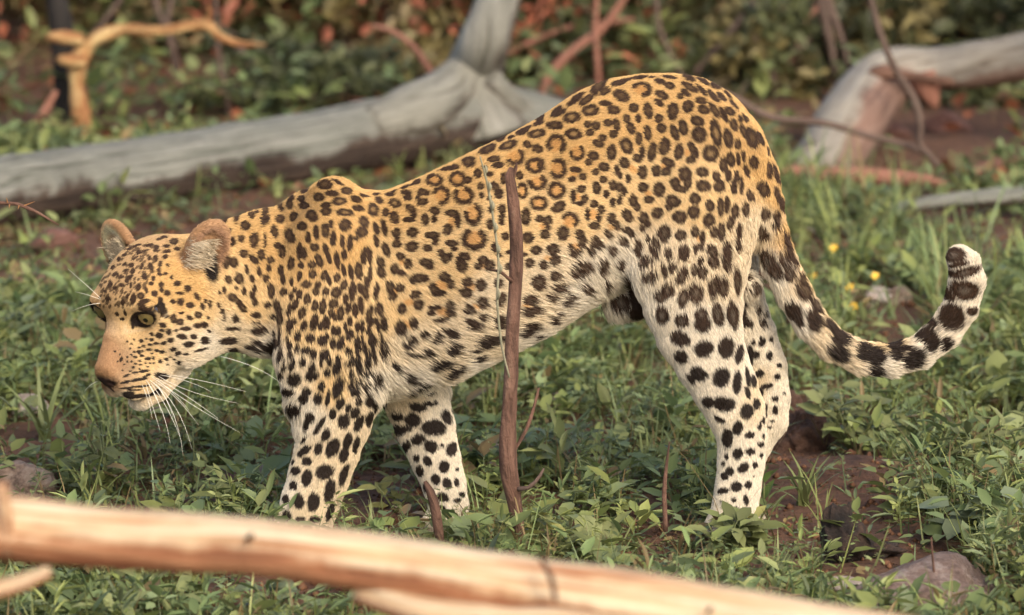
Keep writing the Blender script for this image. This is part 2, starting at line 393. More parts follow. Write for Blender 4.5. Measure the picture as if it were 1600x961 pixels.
#==COAT==
# ------------------------------------------------------------------ the coat: every spot and some painted jaw shade (x,y,width,height,turn), m = paler middle,
# o = open ring (x,y,w,h,from,to), c = tan middle of a rosette; each line starts with its place on the animal's side
COAT = """
720 100 6 1075,270,130,40,-28 1062,345,160,50,-35 875,410,110,40,-40 910,460,150,55,-22 m1035,500,150,95,-10 740,505,90,40,-35 725,555,100,45,-22 875,575,145,75 600,575,100,30,-30 575,630,130,55,-25 m708,655,145,75,-8 m1052,655,145,100 o890,750,165,165,130,430 450,655,70,25,-20 375,700,110,40,-30 m440,760,160,75,-22 190,780,70,30,-30 245,795,160,70,-25 620,755,85,60,25 715,795,95,70,20 o505,870,160,150,290,520 o1085,830,125,140,300,560
900 100 6 95,335,155,60,-35 m130,435,150,95,-8 215,190,200,60,-38 268,255,110,60,-25 275,370,110,50,5 350,430,110,75,10 395,175,135,50,-12 450,105,150,30,-12 420,295,150,95,30 590,122,170,30,-8 700,85,70,20 o610,235,170,130,190,450 870,120,130,30,8 780,160,90,50,10 870,200,100,60,20 1050,120,120,45,20 1065,215,170,60,30 800,290,120,70,30 775,360,100,50,35 975,300,60,60 1025,265,100,45,45 540,410,85,80 580,510,50,80 672,435,75,135,-8 470,515,60,75 510,600,70,110,-20 105,565,70,60 185,580,75,80,-20 125,645,75,60 300,550,80,65 375,570,65,110,-10 350,655,75,70 245,690,70,60,20 205,745,100,65,25 330,825,80,140,5 m470,765,105,140,-25 585,700,60,110 615,830,50,130,8 575,880,90,70 668,645,65,135,-8 775,510,75,80 800,600,85,85 905,440,100,150,5 1045,395,95,110,15 920,640,70,140,-20 1000,590,80,140,-12 710,820,75,165,12 825,775,95,150,10 960,820,80,140,8 1090,790,65,130,-30 1110,850,70,90,15 1075,895,90,60,-15 c1040,830,50,70 160,860,95,80,20 115,920,60,60 450,925,80,100,-25 860,920,130,70,30
1060 100 6 225,150,120,40,30 340,195,110,35,30 215,245,130,45,50 325,300,150,50,48 405,310,110,50,45 455,275,90,35,45 515,380,110,35,50 210,340,100,60,15 235,425,110,75,20 480,440,100,65,38 335,430,150,60,58 420,470,150,50,62 580,510,70,40,65 625,500,90,40,55 175,530,125,85,20 190,660,130,135 m350,645,90,240,-12 518,565,65,110,-20 465,690,85,165,-12 555,750,60,90,-5 m300,835,135,150 620,640,60,160,-30 690,690,100,190,-20 770,690,50,130,-30 825,800,40,100,-25 490,890,75,130,-12 560,890,40,120,-5 610,860,40,100,-5 850,950,40,60,-30
340 260 6 165,470,55,60 55,500,50,50 315,450,65,60 355,370,40,30 255,550,90,80 435,375,60,60 425,495,50,110 465,490,40,80 580,360,60,65 670,350,60,80 690,290,50,40 645,270,50,40 780,300,70,60 825,230,100,55,-8 850,170,90,35,-20 995,165,130,85,5 940,285,95,75,15 1065,250,125,55,3 1120,145,110,30,28 810,365,95,65 1010,360,90,50,-5 1010,420,95,75 580,490,85,75,20 710,470,70,90,35 875,455,110,90,30 785,555,85,75 530,610,60,110,-15 672,645,80,115,-20 100,605,40,50 135,700,55,85 220,675,60,65 340,690,75,130 440,690,30,140 240,815,75,70 405,825,65,95,-15 340,875,50,100,-45 80,890,65,120 150,900,70,90 560,740,70,55,10 600,795,70,100 495,875,65,65 845,665,50,95 920,615,55,125,-5 1005,595,70,115,-5 1062,535,45,75 1080,670,55,140 905,755,80,65,10 765,790,55,150 810,810,45,100 685,905,60,120,5 950,880,60,130,-25 885,920,75,70 780,925,50,60,-30 1010,770,50,100,-15 1040,850,40,120,-15
520 260 6 130,225,95,60,10 m60,325,125,70,-5 215,305,95,55,15 m115,430,145,65,5 238,390,100,55,12 115,545,105,100 285,520,75,110,-35 275,610,90,100,-30 88,700,45,105 160,715,50,150,5 215,670,50,40 105,820,50,90 40,880,50,150,-8 m375,400,90,120,-25 290,270,90,25,20 430,315,80,55,30 530,262,90,40,-5 400,260,70,25,-5 540,205,80,20,-25 m575,345,110,75,15 400,580,55,120,-15 475,570,55,150,-15 405,695,45,120,-15 495,775,65,130,-22 490,430,65,80 570,480,80,110,-20 c540,440,40,40 685,245,100,45,5 695,290,85,55 725,400,110,65,35 755,450,50,80 710,500,110,45 845,245,110,60,10 835,335,100,60,-8 800,295,40,50 690,185,100,25,-15 785,145,80,40,-25 900,60,80,25,-20 735,120,80,20,-30 640,155,70,25,-25 o945,125,150,100,0,360 1080,20,180,40,-8 o1010,270,145,165,190,470 590,620,75,80 600,680,40,60 595,725,80,65 742,620,95,90 735,750,110,95,15 860,500,65,110 950,415,85,75,30 945,495,50,60 925,645,130,60 955,690,55,90 880,765,85,60 1110,440,120,60,5 1165,510,55,130 1070,590,80,100 c1110,530,60,110 1110,720,110,60 1135,770,60,40 1010,810,60,70 1055,860,90,80,-30 1090,830,50,50 630,840,80,60,25 700,910,70,90 c640,890,60,50 315,780,50,70 285,850,55,120 345,840,45,140 445,895,70,110,-25 870,900,120,70,10 905,945,70,40 1180,900,60,110
700 240 6 190,75,120,90,-10 40,130,90,45,-20 135,20,60,25,-30 425,52,105,60,-8 465,108,105,55,-8 o85,235,150,130,0,360 175,245,85,60 275,185,65,85 340,130,60,30 380,195,75,45 520,235,60,100 665,205,70,70 o815,110,165,135,0,360 865,100,60,95 o1025,140,150,175,230,520 o835,268,160,130,290,560 o1015,345,150,145,0,360 300,305,60,65 310,390,40,60 380,415,40,40 445,320,70,120,-35 475,375,75,90 o140,392,175,150,270,590 o228,565,150,190,280,560 o690,350,95,140,200,520 o845,465,150,125,0,360 1035,500,130,85,-28 395,525,50,60 500,520,70,80 500,590,50,60 495,640,50,60,20 390,660,60,90,-15 725,595,80,150 860,610,80,60 930,630,80,90,30 930,690,50,60 905,755,90,80 c880,680,60,70 o1140,630,150,150,190,420 1075,745,95,120 o240,800,210,190,-65,250 530,775,70,70 745,790,100,95 430,880,55,90 825,905,90,80,-20 980,900,110,95,-20 140,945,80,40 570,925,70,40 700,945,80,40
880 240 6 115,150,105,50,10 180,215,70,65 80,240,70,50 c100,195,60,40 380,125,95,75,20 300,170,65,60 500,155,50,90 530,205,40,60 605,235,45,80 740,175,80,120 c645,140,120,60,40 870,160,75,105 960,165,80,80 c935,120,60,60 1140,190,110,130,-20 1165,270,70,120,10 1095,325,130,60,10 1045,270,90,90 c1095,235,50,50 165,330,75,65 90,400,50,120 150,470,80,40,10 195,430,60,90,20 c130,410,60,70 310,320,70,110,-10 375,245,65,70 460,295,60,90 400,380,50,75 525,315,70,85,-10 570,360,45,80 460,455,50,80 525,430,50,90,10 745,315,90,85 c790,370,70,50 895,335,100,130,-10 800,430,95,65 650,440,75,110,-10 690,500,60,70 1025,440,130,100,25 990,490,70,70 880,555,100,95 1090,590,125,110 285,470,70,70 355,525,65,70 225,570,45,110 290,675,95,70 330,610,40,90 c275,570,80,100 600,580,80,120,-30 750,600,85,100,-10 790,660,50,70 740,695,65,60 450,605,75,90,20 500,670,60,80 420,755,60,90,-35 c440,690,50,50 600,720,95,65,15 640,755,50,60 560,825,80,75 945,745,110,150,10 895,750,50,60 1100,760,100,90 150,760,80,90 175,830,70,120,10 300,820,70,90,20 340,860,70,80 265,910,70,90 455,905,75,80 65,890,50,90 110,935,110,65,-25 c110,870,50,60 695,870,80,120,5 790,795,50,60 870,840,60,120,-30 840,910,50,110,-30 980,930,70,90 1130,910,100,120,8 700,940,50,50
1060 240 6 420,100,70,130 710,80,85,110,-20 835,130,60,170,-15 640,160,50,120,-20 220,170,110,85,8 230,300,125,95,15 355,210,70,90,-10 380,300,95,100 465,200,55,120,-5 545,210,45,100 520,310,55,130 592,290,40,150 800,330,95,140,-15 675,390,65,100,-25 920,355,60,90,-20 975,470,50,160,-15 920,190,50,180,-18 155,420,100,95,15 295,490,75,100,-20 140,545,105,110 395,500,60,160 455,480,50,150 530,540,70,130,5 285,625,105,120,-10 485,650,60,130,8 810,560,90,110,-20 930,590,75,100,-15 915,680,80,80 770,720,90,140,-30 630,520,60,130 570,730,50,170,5 560,850,50,120 340,740,80,90 405,730,70,160 155,730,70,95 225,780,45,120 190,875,95,60,-5 160,910,40,50 c190,790,50,60 310,905,90,95 455,910,75,160,5 1020,790,60,120,-20 1070,850,50,200,-15 985,945,80,40 350,950,50,30 790,945,130,50 8,450,25,50
340 400 6 475,110,50,60 590,125,55,90 270,125,40,80,-10 385,140,40,80,-8 320,210,40,70,-15 100,220,60,75,-30 200,210,80,95,-5 450,205,60,65,20 500,325,65,130,-5 610,215,50,100,-5 600,160,40,60 690,235,35,75 765,180,45,90,8 890,165,65,80 1000,180,60,90,10 1045,230,40,90,-10 1120,200,60,85,8 1180,130,40,110,-15 615,330,65,65 720,315,40,50 690,370,50,65,15 765,355,55,80 830,260,95,60,-5 940,265,55,60 920,330,60,70 1015,325,65,75,15 1110,340,90,95,5 1185,270,60,90 840,400,65,85,10 60,320,30,60 15,340,25,45 170,295,35,30 245,325,40,75 345,305,40,65 325,360,50,85,10 135,385,85,70,20 345,435,45,80,15 200,445,55,70 235,490,60,80,-15 460,455,70,55 550,455,65,90,-10 570,495,65,60 10,460,30,50 40,520,40,50,30 165,590,60,80,-15 60,580,30,60,15 360,555,90,55,5 520,565,90,35 575,580,60,130,-5 680,470,50,60 725,450,55,100,20 660,525,50,60 790,530,65,115,15 915,460,60,90,5 985,470,60,140,5 1085,445,80,75 1065,530,60,70,-30 1110,570,90,60,10 1155,530,60,130 c1115,510,40,40 675,650,65,120,5 720,610,45,60 810,650,55,100,18 905,620,70,150,15 965,655,50,80 1015,625,75,110 365,625,80,25,-5 140,680,130,35 385,695,140,75,-12 1090,700,55,90 1135,700,45,80 575,730,30,120 525,730,45,50 750,745,55,85,15 655,765,30,45 865,765,85,70 980,795,90,90 1020,755,45,70 90,800,150,65,-10 355,815,90,50,-12 295,855,110,50,5 525,830,70,110 670,825,50,85 1080,820,55,90 1155,810,60,130,15 740,855,50,70,10 675,915,50,70,15 835,880,80,65,-5 895,915,60,90,10 1000,925,80,90,20 140,890,110,35 245,915,70,30 500,890,80,90 590,910,40,120 370,900,60,20
520 400 6 240,130,65,150,-5 170,150,45,130,-8 345,160,35,170,3 320,240,50,100,-10 450,145,70,110,-20 575,115,75,90 640,155,80,50,15 195,295,45,120,-10 175,345,50,140,-5 255,300,45,100,-12 300,335,60,130,-20 405,335,50,140,5 120,400,50,100 145,485,50,100,5 262,455,55,150,-5 210,510,55,120,-5 340,540,60,160,12 440,495,65,110,-10 400,510,25,80 160,610,50,90,-8 118,660,35,80 230,660,45,100 275,660,40,130 345,655,45,150,22 412,620,35,100 475,630,65,130,-5 430,670,35,90 155,735,70,100,12 355,770,50,130,5 390,820,45,120,10 450,800,45,140 230,800,60,100 235,870,60,90 275,790,30,90 300,865,50,100 150,895,65,75 340,930,50,90 385,930,35,110 470,905,60,110 505,870,30,120,-5 535,290,75,110 625,295,80,80,15 555,375,80,70 c570,320,80,80 800,205,160,85 750,215,70,80 860,205,60,60 1045,195,105,85,20 1100,260,70,90 940,310,80,120,-25 990,350,130,55,-5 c1010,270,120,90 770,360,95,70,-10 800,455,90,90 645,490,75,85,-10 c710,430,90,60 950,485,110,50,-10 920,535,65,50 1095,470,85,100 1100,540,70,60 1000,600,120,45 1070,575,90,40,-15 c1025,520,110,80 635,675,100,130,-15 755,625,75,90 c700,640,90,80,40 860,735,80,60,-20 735,790,90,80,-20 700,835,90,60,-10 1120,735,110,75,5 1060,695,100,40 970,790,100,35,-8 990,740,60,40 1130,865,150,85,-30 890,895,80,65,15 770,920,170,40,5
700 390 6 150,65,100,75,10 125,150,100,110 c130,115,40,30 325,95,95,70 385,150,80,100,30 280,155,70,60 c325,150,60,50 480,55,40,40 760,125,85,85,-20 890,145,75,80 1005,105,90,95 c930,80,80,40 850,310,125,130 1010,250,100,85,-15 175,305,90,80,-20 165,400,110,90,20 305,330,90,110 c205,345,90,70 470,315,80,80 1050,355,130,70,-25 975,450,85,70,-35 495,470,80,130,15 320,500,100,100,-10 c255,530,60,50 195,565,90,85,-10 770,475,130,85,-10 770,580,180,80,-15 c720,520,70,40 325,635,90,65,-15 200,675,90,60 250,715,110,75,-10 480,670,110,110,-30 470,725,120,35 745,745,190,95,-30 360,865,200,110,-15 250,940,90,40,-20 1130,450,80,80,10 1090,500,80,60 1010,600,60,50 970,665,80,75 560,160,60,60 820,810,70,40 480,830,80,60
860 390 6 310,160,130,110,-40 240,210,110,110 c285,170,50,60 490,140,95,110,20 470,190,50,60 655,140,70,90,20 320,350,90,110,35 910,85,110,60,30 860,130,80,80,-20 930,250,130,90,-15 1065,190,55,110,-12 1140,155,70,80 750,330,110,110 655,500,150,140 850,660,160,120 1100,375,105,130,-15 1030,430,110,110 1045,610,110,150,-15 985,40,50,80,-25 520,330,60,90,20 460,480,60,60
1040 390 6 25,45,60,80 165,50,95,95 325,105,55,85,20 275,190,70,100 345,215,85,110,10 c310,190,30,40 445,100,95,115 570,90,80,200 150,240,90,150,25 670,290,60,230,-2 455,340,100,190,8 540,345,90,170 c490,330,30,80 165,450,85,170,10 280,405,130,170,-5 150,660,115,120,-20 330,610,110,120 345,700,140,140 490,605,100,210,-12 630,610,100,230,-8 740,510,35,90,-5 728,650,45,200,3 790,690,55,80 870,560,45,110,-10 915,685,60,90 990,835,40,50 905,860,60,80,15 820,865,40,50 130,830,170,120,25 355,930,170,130,-10 570,910,135,185,8 695,975,70,170,8 780,940,40,80 790,255,50,40 865,360,60,60 735,350,40,60 830,400,60,30 945,600,40,50
1040 540 6 790,95,60,190 840,85,75,70 975,95,55,80 140,105,125,100,35 305,265,155,110,25 520,300,150,165,15 670,340,75,190,3 770,290,45,170,-8 770,440,45,110,-20 830,330,45,110,-10 880,260,80,60 1045,290,60,50 950,378,100,55,-10 885,435,60,80 855,540,65,95 1028,495,60,50 1028,605,50,75 1065,185,40,40 940,580,30,70 935,640,35,60 545,545,190,125,12 395,530,110,90,30 765,615,110,130,10 235,310,50,110,-35 505,690,100,45,25 675,770,85,120,15 575,870,90,160 790,835,85,60,-15 920,700,35,60 885,750,35,80,10 895,925,60,45 995,705,50,25 975,757,40,25 915,840,25,50 1110,445,25,25
1060 680 6 555,170,80,100,25 675,150,85,60 780,188,35,50 610,305,110,75,-35 720,275,50,55 480,335,65,80 430,380,60,70 545,480,90,90,30 655,465,65,70 415,520,95,55,-10 340,490,40,70 635,605,45,90,-15 520,605,50,40 545,690,50,40 450,200,40,50 420,265,30,40 710,380,20,20
400 540 6 215,110,45,90,15 175,190,40,60 255,195,45,75 335,170,55,95,15 435,145,60,70 770,130,55,80 610,160,30,80 690,155,45,85,10 665,250,65,80 755,215,70,120,15 880,150,110,55,-45 955,140,55,100,10 970,215,60,90 1045,130,60,140,12 1035,260,60,75,15 1140,310,70,120 1095,330,25,200,-8 1025,370,55,90,15 890,260,50,80,10 885,360,45,120,18 955,345,45,90,15 930,430,90,80,-15 525,205,65,80 520,285,120,80,-15 225,275,45,70 190,330,40,50 355,315,120,115,-15 615,380,65,85,10 770,390,85,190,15 285,435,110,70,20 475,435,80,80 445,500,80,90 580,495,75,100,10 672,490,40,150,8 790,545,75,110,20 720,640,60,100,15 865,590,50,80,15 930,630,75,95,15 960,525,55,70,20 1045,490,50,130,12 1075,540,50,80,20 1115,585,35,90 340,612,120,100,15 505,670,80,90 465,740,55,110,8 595,745,45,180,32 825,705,100,135,10 655,835,70,115,25 965,730,70,150,22 1065,690,65,130,15 445,880,35,85,35
400 680 6 450,145,140,60,-35 585,125,70,115,15 720,115,110,170,25 860,60,70,160,15 825,185,75,130,15 940,90,50,150,15 345,250,25,50,20 480,240,85,75,-10 365,330,85,75,-20 275,370,40,90,30 475,400,90,140,10 645,345,155,125,-18 825,370,65,200,18 350,468,70,75 260,495,40,90,15 695,520,90,210,12 275,595,65,75,15 215,665,50,70 400,618,95,125,-5 540,625,100,165,8 700,715,60,170,20 285,755,80,95 415,790,85,50 555,790,95,60 340,840,70,60 480,870,80,70
560 540 6 760,170,200,80,-10 700,200,100,70 885,240,180,65,-35 480,300,110,80,15 590,365,150,55,-20 470,425,80,30,-15 665,440,110,55,-10 555,577,150,75,12 660,545,100,40,5 725,535,35,40 355,660,110,75,30 490,705,130,95,35 725,765,180,125,8 830,665,80,130,-20 345,785,130,70,35 540,895,100,70,20 780,935,35,30 230,560,40,120,-10 345,190,60,110,-30 1120,120,100,60,-25
600 660 6 190,235,65,95 440,232,115,95,25 640,245,90,125,10 300,335,55,70,-15 405,362,70,95,-25 565,415,90,105 330,455,65,100,-10 215,370,40,70 485,535,75,95,-20 590,570,75,100,-30 682,560,45,75,-15 550,700,105,75,25 735,675,60,45,35 690,730,70,40 390,610,60,80 545,805,70,50,40 685,440,30,30 290,510,40,60 545,210,35,30
1180 380 4 80,110,70,130,-25 125,175,70,100,-30 185,100,65,90,-10 215,185,60,100,-10 300,220,45,90,-20 310,295,75,110,-30 245,55,30,110,-5 275,100,30,90,-20 230,420,70,120,-35 275,490,40,80,-20 365,440,80,90 375,500,85,85 410,370,40,120,-35 510,480,40,120,-45 540,580,130,80,30 520,690,140,80,30 670,670,75,100,-20 755,705,120,100,-10 705,605,90,30,15 860,625,120,30,-5 880,680,90,80,-15 945,655,70,35 1055,565,110,70,-25 1105,620,80,110,15 990,730,140,100,-25 755,805,90,50,5 1090,495,60,30,-40 1225,465,140,150 1195,640,60,80,20 1305,300,155,110,15 1360,430,60,50 1310,190,180,55,-15 1225,195,50,40 1240,75,110,90 1265,140,110,30,-15 1195,320,30,80
140 330 6.408 245,635,60,35,-40 205,735,50,70,15 345,535,60,30,-30 415,540,60,50,-30 355,595,60,30,-25 310,660,60,35,-20 400,660,70,40,-30 430,600,50,60,15 520,550,40,70,15 485,410,50,50 545,400,90,30,-20 590,340,90,40,-10 470,345,100,25,-20 400,375,60,30,-30 450,470,80,25,-30 665,360,55,50 665,395,60,35 765,350,70,40 770,402,90,35,-5 755,455,70,40,-20 840,300,80,70 870,375,60,45 660,470,45,70 595,470,35,50,20 610,560,55,95,-20 705,530,40,75,5 690,590,45,50,20 700,630,50,35 545,655,60,70,-10 635,670,40,55,-10 615,725,50,40 485,760,55,75,15 565,790,35,75,-15 715,735,55,60 720,790,45,50 650,825,65,65,20 775,820,60,60 510,850,75,70,20 435,880,60,120,8 330,915,50,60 540,915,120,35,-20 705,890,60,65 835,905,60,55 910,910,65,80 1005,940,85,60 875,725,65,60 980,775,65,75 900,820,70,35 1070,855,50,90,-30 780,540,50,30,20 760,625,40,35 820,660,30,45 1160,900,40,40,30 1200,930,40,80 740,260,80,30,-10 690,280,60,30,-5 950,250,60,40 230,560,60,30,-40 290,480,50,40,-45 345,440,60,30,-30 180,880,60,50 380,850,60,30,-60 320,740,60,40 250,770,60,40 410,740,30,60 280,640,30,40 370,700,40,50 150,800,40,30 1195,540,130,160,10 1245,660,80,110
130 430 4.37 555,265,45,65,-20 615,295,45,65,5 660,320,55,45,-20 540,340,55,35,15 515,412,50,40,15 582,388,40,45,20 595,443,50,35,-15 700,365,70,32 675,420,65,38,12 718,475,75,42,-3 780,345,60,35,-5 825,340,45,45 785,272,55,45 725,290,50,32,25 670,258,35,20 755,420,45,35,15 832,447,60,52,-10 612,507,50,32,-15 645,535,50,28,-25 538,522,42,26 500,515,30,22 545,463,40,22,-20 632,378,30,18 537,378,35,20 495,467,40,20,-10 465,403,28,28 462,440,30,22 455,475,35,20 450,508,45,18,-5 440,570,45,22 478,565,22,28,15 525,587,32,28 565,575,30,22 380,525,30,32,-15 400,550,35,18,15 355,560,35,18 350,525,25,15 385,585,25,15 410,485,30,18 395,450,30,25 430,435,20,15 650,600,35,25,-20 815,215,30,50,-20 860,205,25,40 850,290,25,22 860,385,30,22 230,268,30,30 285,260,20,40,-20 265,300,35,20 340,630,25,18 260,575,20,35,20 410,655,70,22,-10 355,665,50,20,-8 295,685,45,18,-20 435,685,60,18,-25 380,712,120,22,-10 290,730,80,20,-12 390,760,120,14,-5 300,770,100,14,-3 345,785,90,12 700,540,40,20,-10 805,510,100,20,-15 540,690,90,45,15 500,780,70,50,45 305,822,85,45,8 370,830,60,25 345,320,25,90,15 430,240,110,18,-5 340,834,70,20,0 400,826,90,22,-8 455,812,80,24,-18 215,520,18,12 250,540,15,12 235,590,16,12 300,560,18,14 320,500,16,12 280,610,15,12 300,455,20,14,20 330,470,22,14,15 345,440,20,14,20 300,590,18,14,10 330,590,18,14 355,605,18,12 390,610,20,12 425,600,18,12 455,600,18,12 480,600,20,12 380,495,20,14 330,545,18,12 405,520,22,14 270,650,18,12 320,655,16,12 385,640,18,10 440,625,18,10 590,560,22,14 620,575,20,14 575,610,22,14 470,535,20,12
"""
_G, _L, _C, _W = (.545, .345, .135), (.645, .46, .225), (.64, .525, .35), (.68, .61, .48)
_D, _N, _E, _K = (.45, .30, .15), (.37, .215, .11), (.42, .25, .13), (.02, .014, .01)
PAINT = [(480, 290, _G), (520, 285, _G), (600, 305, _G), (700, 265, _G), (800, 215, _G), (900, 150, _G), (1000, 125, _G), (1100, 130, _G), (1160, 180, _G), (1195, 250, _G),
  (400, 340, _G), (420, 400, _G), (370, 430, _L), (480, 400, _G), (540, 380, _G), (600, 420, _L), (700, 400, _L), (800, 350, _L), (900, 320, _L), (1000, 280, _L), (1100, 300, _L),
  (1000, 190, _G), (900, 230, _G), (640, 520, _C), (620, 480, _L), (700, 560, _C), (760, 530, _C), (820, 480, _C), (780, 450, _C), (860, 430, _C), (900, 450, _W), (960, 420, _W), (660, 590, _W), (740, 575, _W), (830, 530, _W),
  (1050, 400, _C), (1120, 420, _C), (1100, 500, _W), (1080, 560, _W), (1130, 600, _W), (1150, 700, _W), (1150, 800, _W), (1010, 470, _W), (1200, 560, _W), (1185, 615, _C), (1220, 630, _W),
  (520, 460, _L), (480, 500, _L), (560, 500, _L), (470, 570, _C), (520, 590, _L), (560, 640, _C), (480, 630, _W), (500, 700, _C), (540, 720, _C), (480, 780, _C), (455, 660, _W), (435, 600, _W), (445, 760, _W),
  (600, 600, _W), (640, 630, _C), (690, 650, _W), (700, 760, _W), (650, 740, _W),
  (1220, 310, _G), (1240, 370, _G), (1275, 440, _L), (1315, 495, _L), (1190, 350, _C), (1208, 430, _W), (1248, 500, _W), (1300, 550, _C), (1390, 570, _W), (1390, 545, _L), (1450, 560, _W), (1515, 450, _W), (1515, 400, _W),
  (380, 520, _C), (410, 545, _W), (350, 505, _C), (350, 440, _L), (395, 470, _L),
  (230, 380, _D), (200, 420, _D), (165, 455, _D), (270, 420, _G), (320, 480, _L), (300, 515, _C), (330, 520, _W), (270, 560, _C), (245, 545, _L), (165, 530, _N), (175, 560, _N), (165, 500, _N), (160, 575, _N), (207, 500, _L), (170, 510, _N), (186, 520, _N), (192, 545, _N), (174, 545, _N), (166, 482, _D), (182, 496, (.46, .33, .19)), (228, 545, _L), (285, 455, _G), (250, 440, _G), (310, 450, _G), (214, 545, (.44, .30, .16)), (214, 566, (.46, .32, .18)), (198, 512, (.40, .27, .15)), (232, 562, _L), (250, 572, _C), (205, 530, (.28, .18, .11)), (203, 550, (.29, .19, .115)), (180, 530, _N), (190, 580, (.34, .21, .11)),  # darker muzzle-side band paints the shading beside the nose bridge
  (225, 585, _L), (200, 600, _C), (240, 605, _C), (225, 635, _W), (205, 625, _W), (290, 570, _W), (200, 475, _L), (215, 520, _L), (265, 470, _L)]
LEN = [(200, 450, 7), (170, 550, 6), (230, 590, 8), (225, 635, 12), (300, 500, 11), (340, 530, 18), (350, 430, 14), (400, 340, 15), (420, 540, 22), (520, 290, 12), (520, 450, 13), (460, 600, 16), (435, 615, 30),
  (560, 640, 13), (500, 720, 11), (470, 800, 9), (600, 590, 30), (640, 600, 34), (700, 595, 32), (780, 560, 30), (860, 515, 32), (930, 450, 36), (980, 420, 24), (620, 450, 18), (800, 400, 14), (800, 220, 13), (1000, 120, 12),
  (1000, 250, 13), (1100, 300, 13), (1160, 200, 13), (1020, 480, 18), (1060, 560, 15), (1130, 650, 12), (1150, 780, 9), (660, 640, 12), (700, 760, 9), (1200, 300, 18), (1190, 380, 26), (1240, 480, 24), (1330, 560, 24), (1450, 560, 22), (1510, 450, 18), (1490, 400, 14), (1215, 600, 12), (900, 300, 13)]
FLOW = [(165, 540, .45, -1), (180, 470, .5, -1), (220, 400, .9, -.6), (260, 440, 1, -.25), (230, 570, 1, .15), (225, 630, .9, .5), (290, 520, 1, .05), (340, 540, 1, .2), (350, 480, .9, .5), (380, 360, .9, -.1), (400, 430, .6, .8), (400, 530, 1, .5), (430, 540, .5, 1),
  (520, 290, 1, .2), (480, 340, .8, .5), (540, 380, .35, 1), (500, 460, .1, 1), (450, 560, -.1, 1), (435, 610, -.6, .8), (560, 520, .15, 1), (520, 640, -.15, 1), (480, 760, -.3, 1), (600, 480, .6, .8), (600, 600, .7, .7), (650, 560, 1, .5), (720, 570, 1, .2), (700, 450, 1, .3),
  (640, 310, 1, -.2), (800, 220, 1, -.45), (800, 350, 1, 0), (800, 540, 1, .1), (900, 150, 1, -.5), (900, 300, 1, 0), (880, 480, .9, .3), (950, 420, .6, .8), (1000, 120, 1, 0), (1000, 250, .9, .35), (1100, 130, .9, .5), (1160, 200, .5, 1), (1100, 300, .5, 1), (1050, 420, .3, 1), (1020, 490, .2, 1),
  (1100, 550, .5, 1), (1150, 700, .05, 1), (1150, 800, -.3, 1), (1200, 560, .3, 1), (1215, 640, -.1, 1), (640, 650, .3, 1), (690, 740, .2, 1), (660, 610, .4, .9),
  (1190, 280, .25, 1), (1200, 360, .3, 1), (1235, 450, .55, 1), (1290, 525, .9, .8), (1350, 560, 1, .2), (1410, 558, 1, -.2), (1460, 530, .8, -.7), (1500, 480, .4, -1), (1510, 430, -.1, -1), (1500, 400, -.8, -.6)]

def idw(P3, table, cols, power=4):
    """blend of the table's values over the animal's side (x and height)"""
    ctr = np.array([P(t[0], t[1], -.05)[[0, 2]] for t in table])
    val = np.array([t[2] if cols == 0 else t[2:2 + cols] for t in table], float).reshape(len(table), -1)
    q = P3[:, [0, 2]]; out = np.zeros((len(q), val.shape[1])); ws = np.zeros(len(q))
    for c, v in zip(ctr, val):
        wt = 1.0 / (((q - c) ** 2).sum(1) + 2e-4) ** (power / 2)
        out += wt[:, None] * v; ws += wt
    return out / ws[:, None]

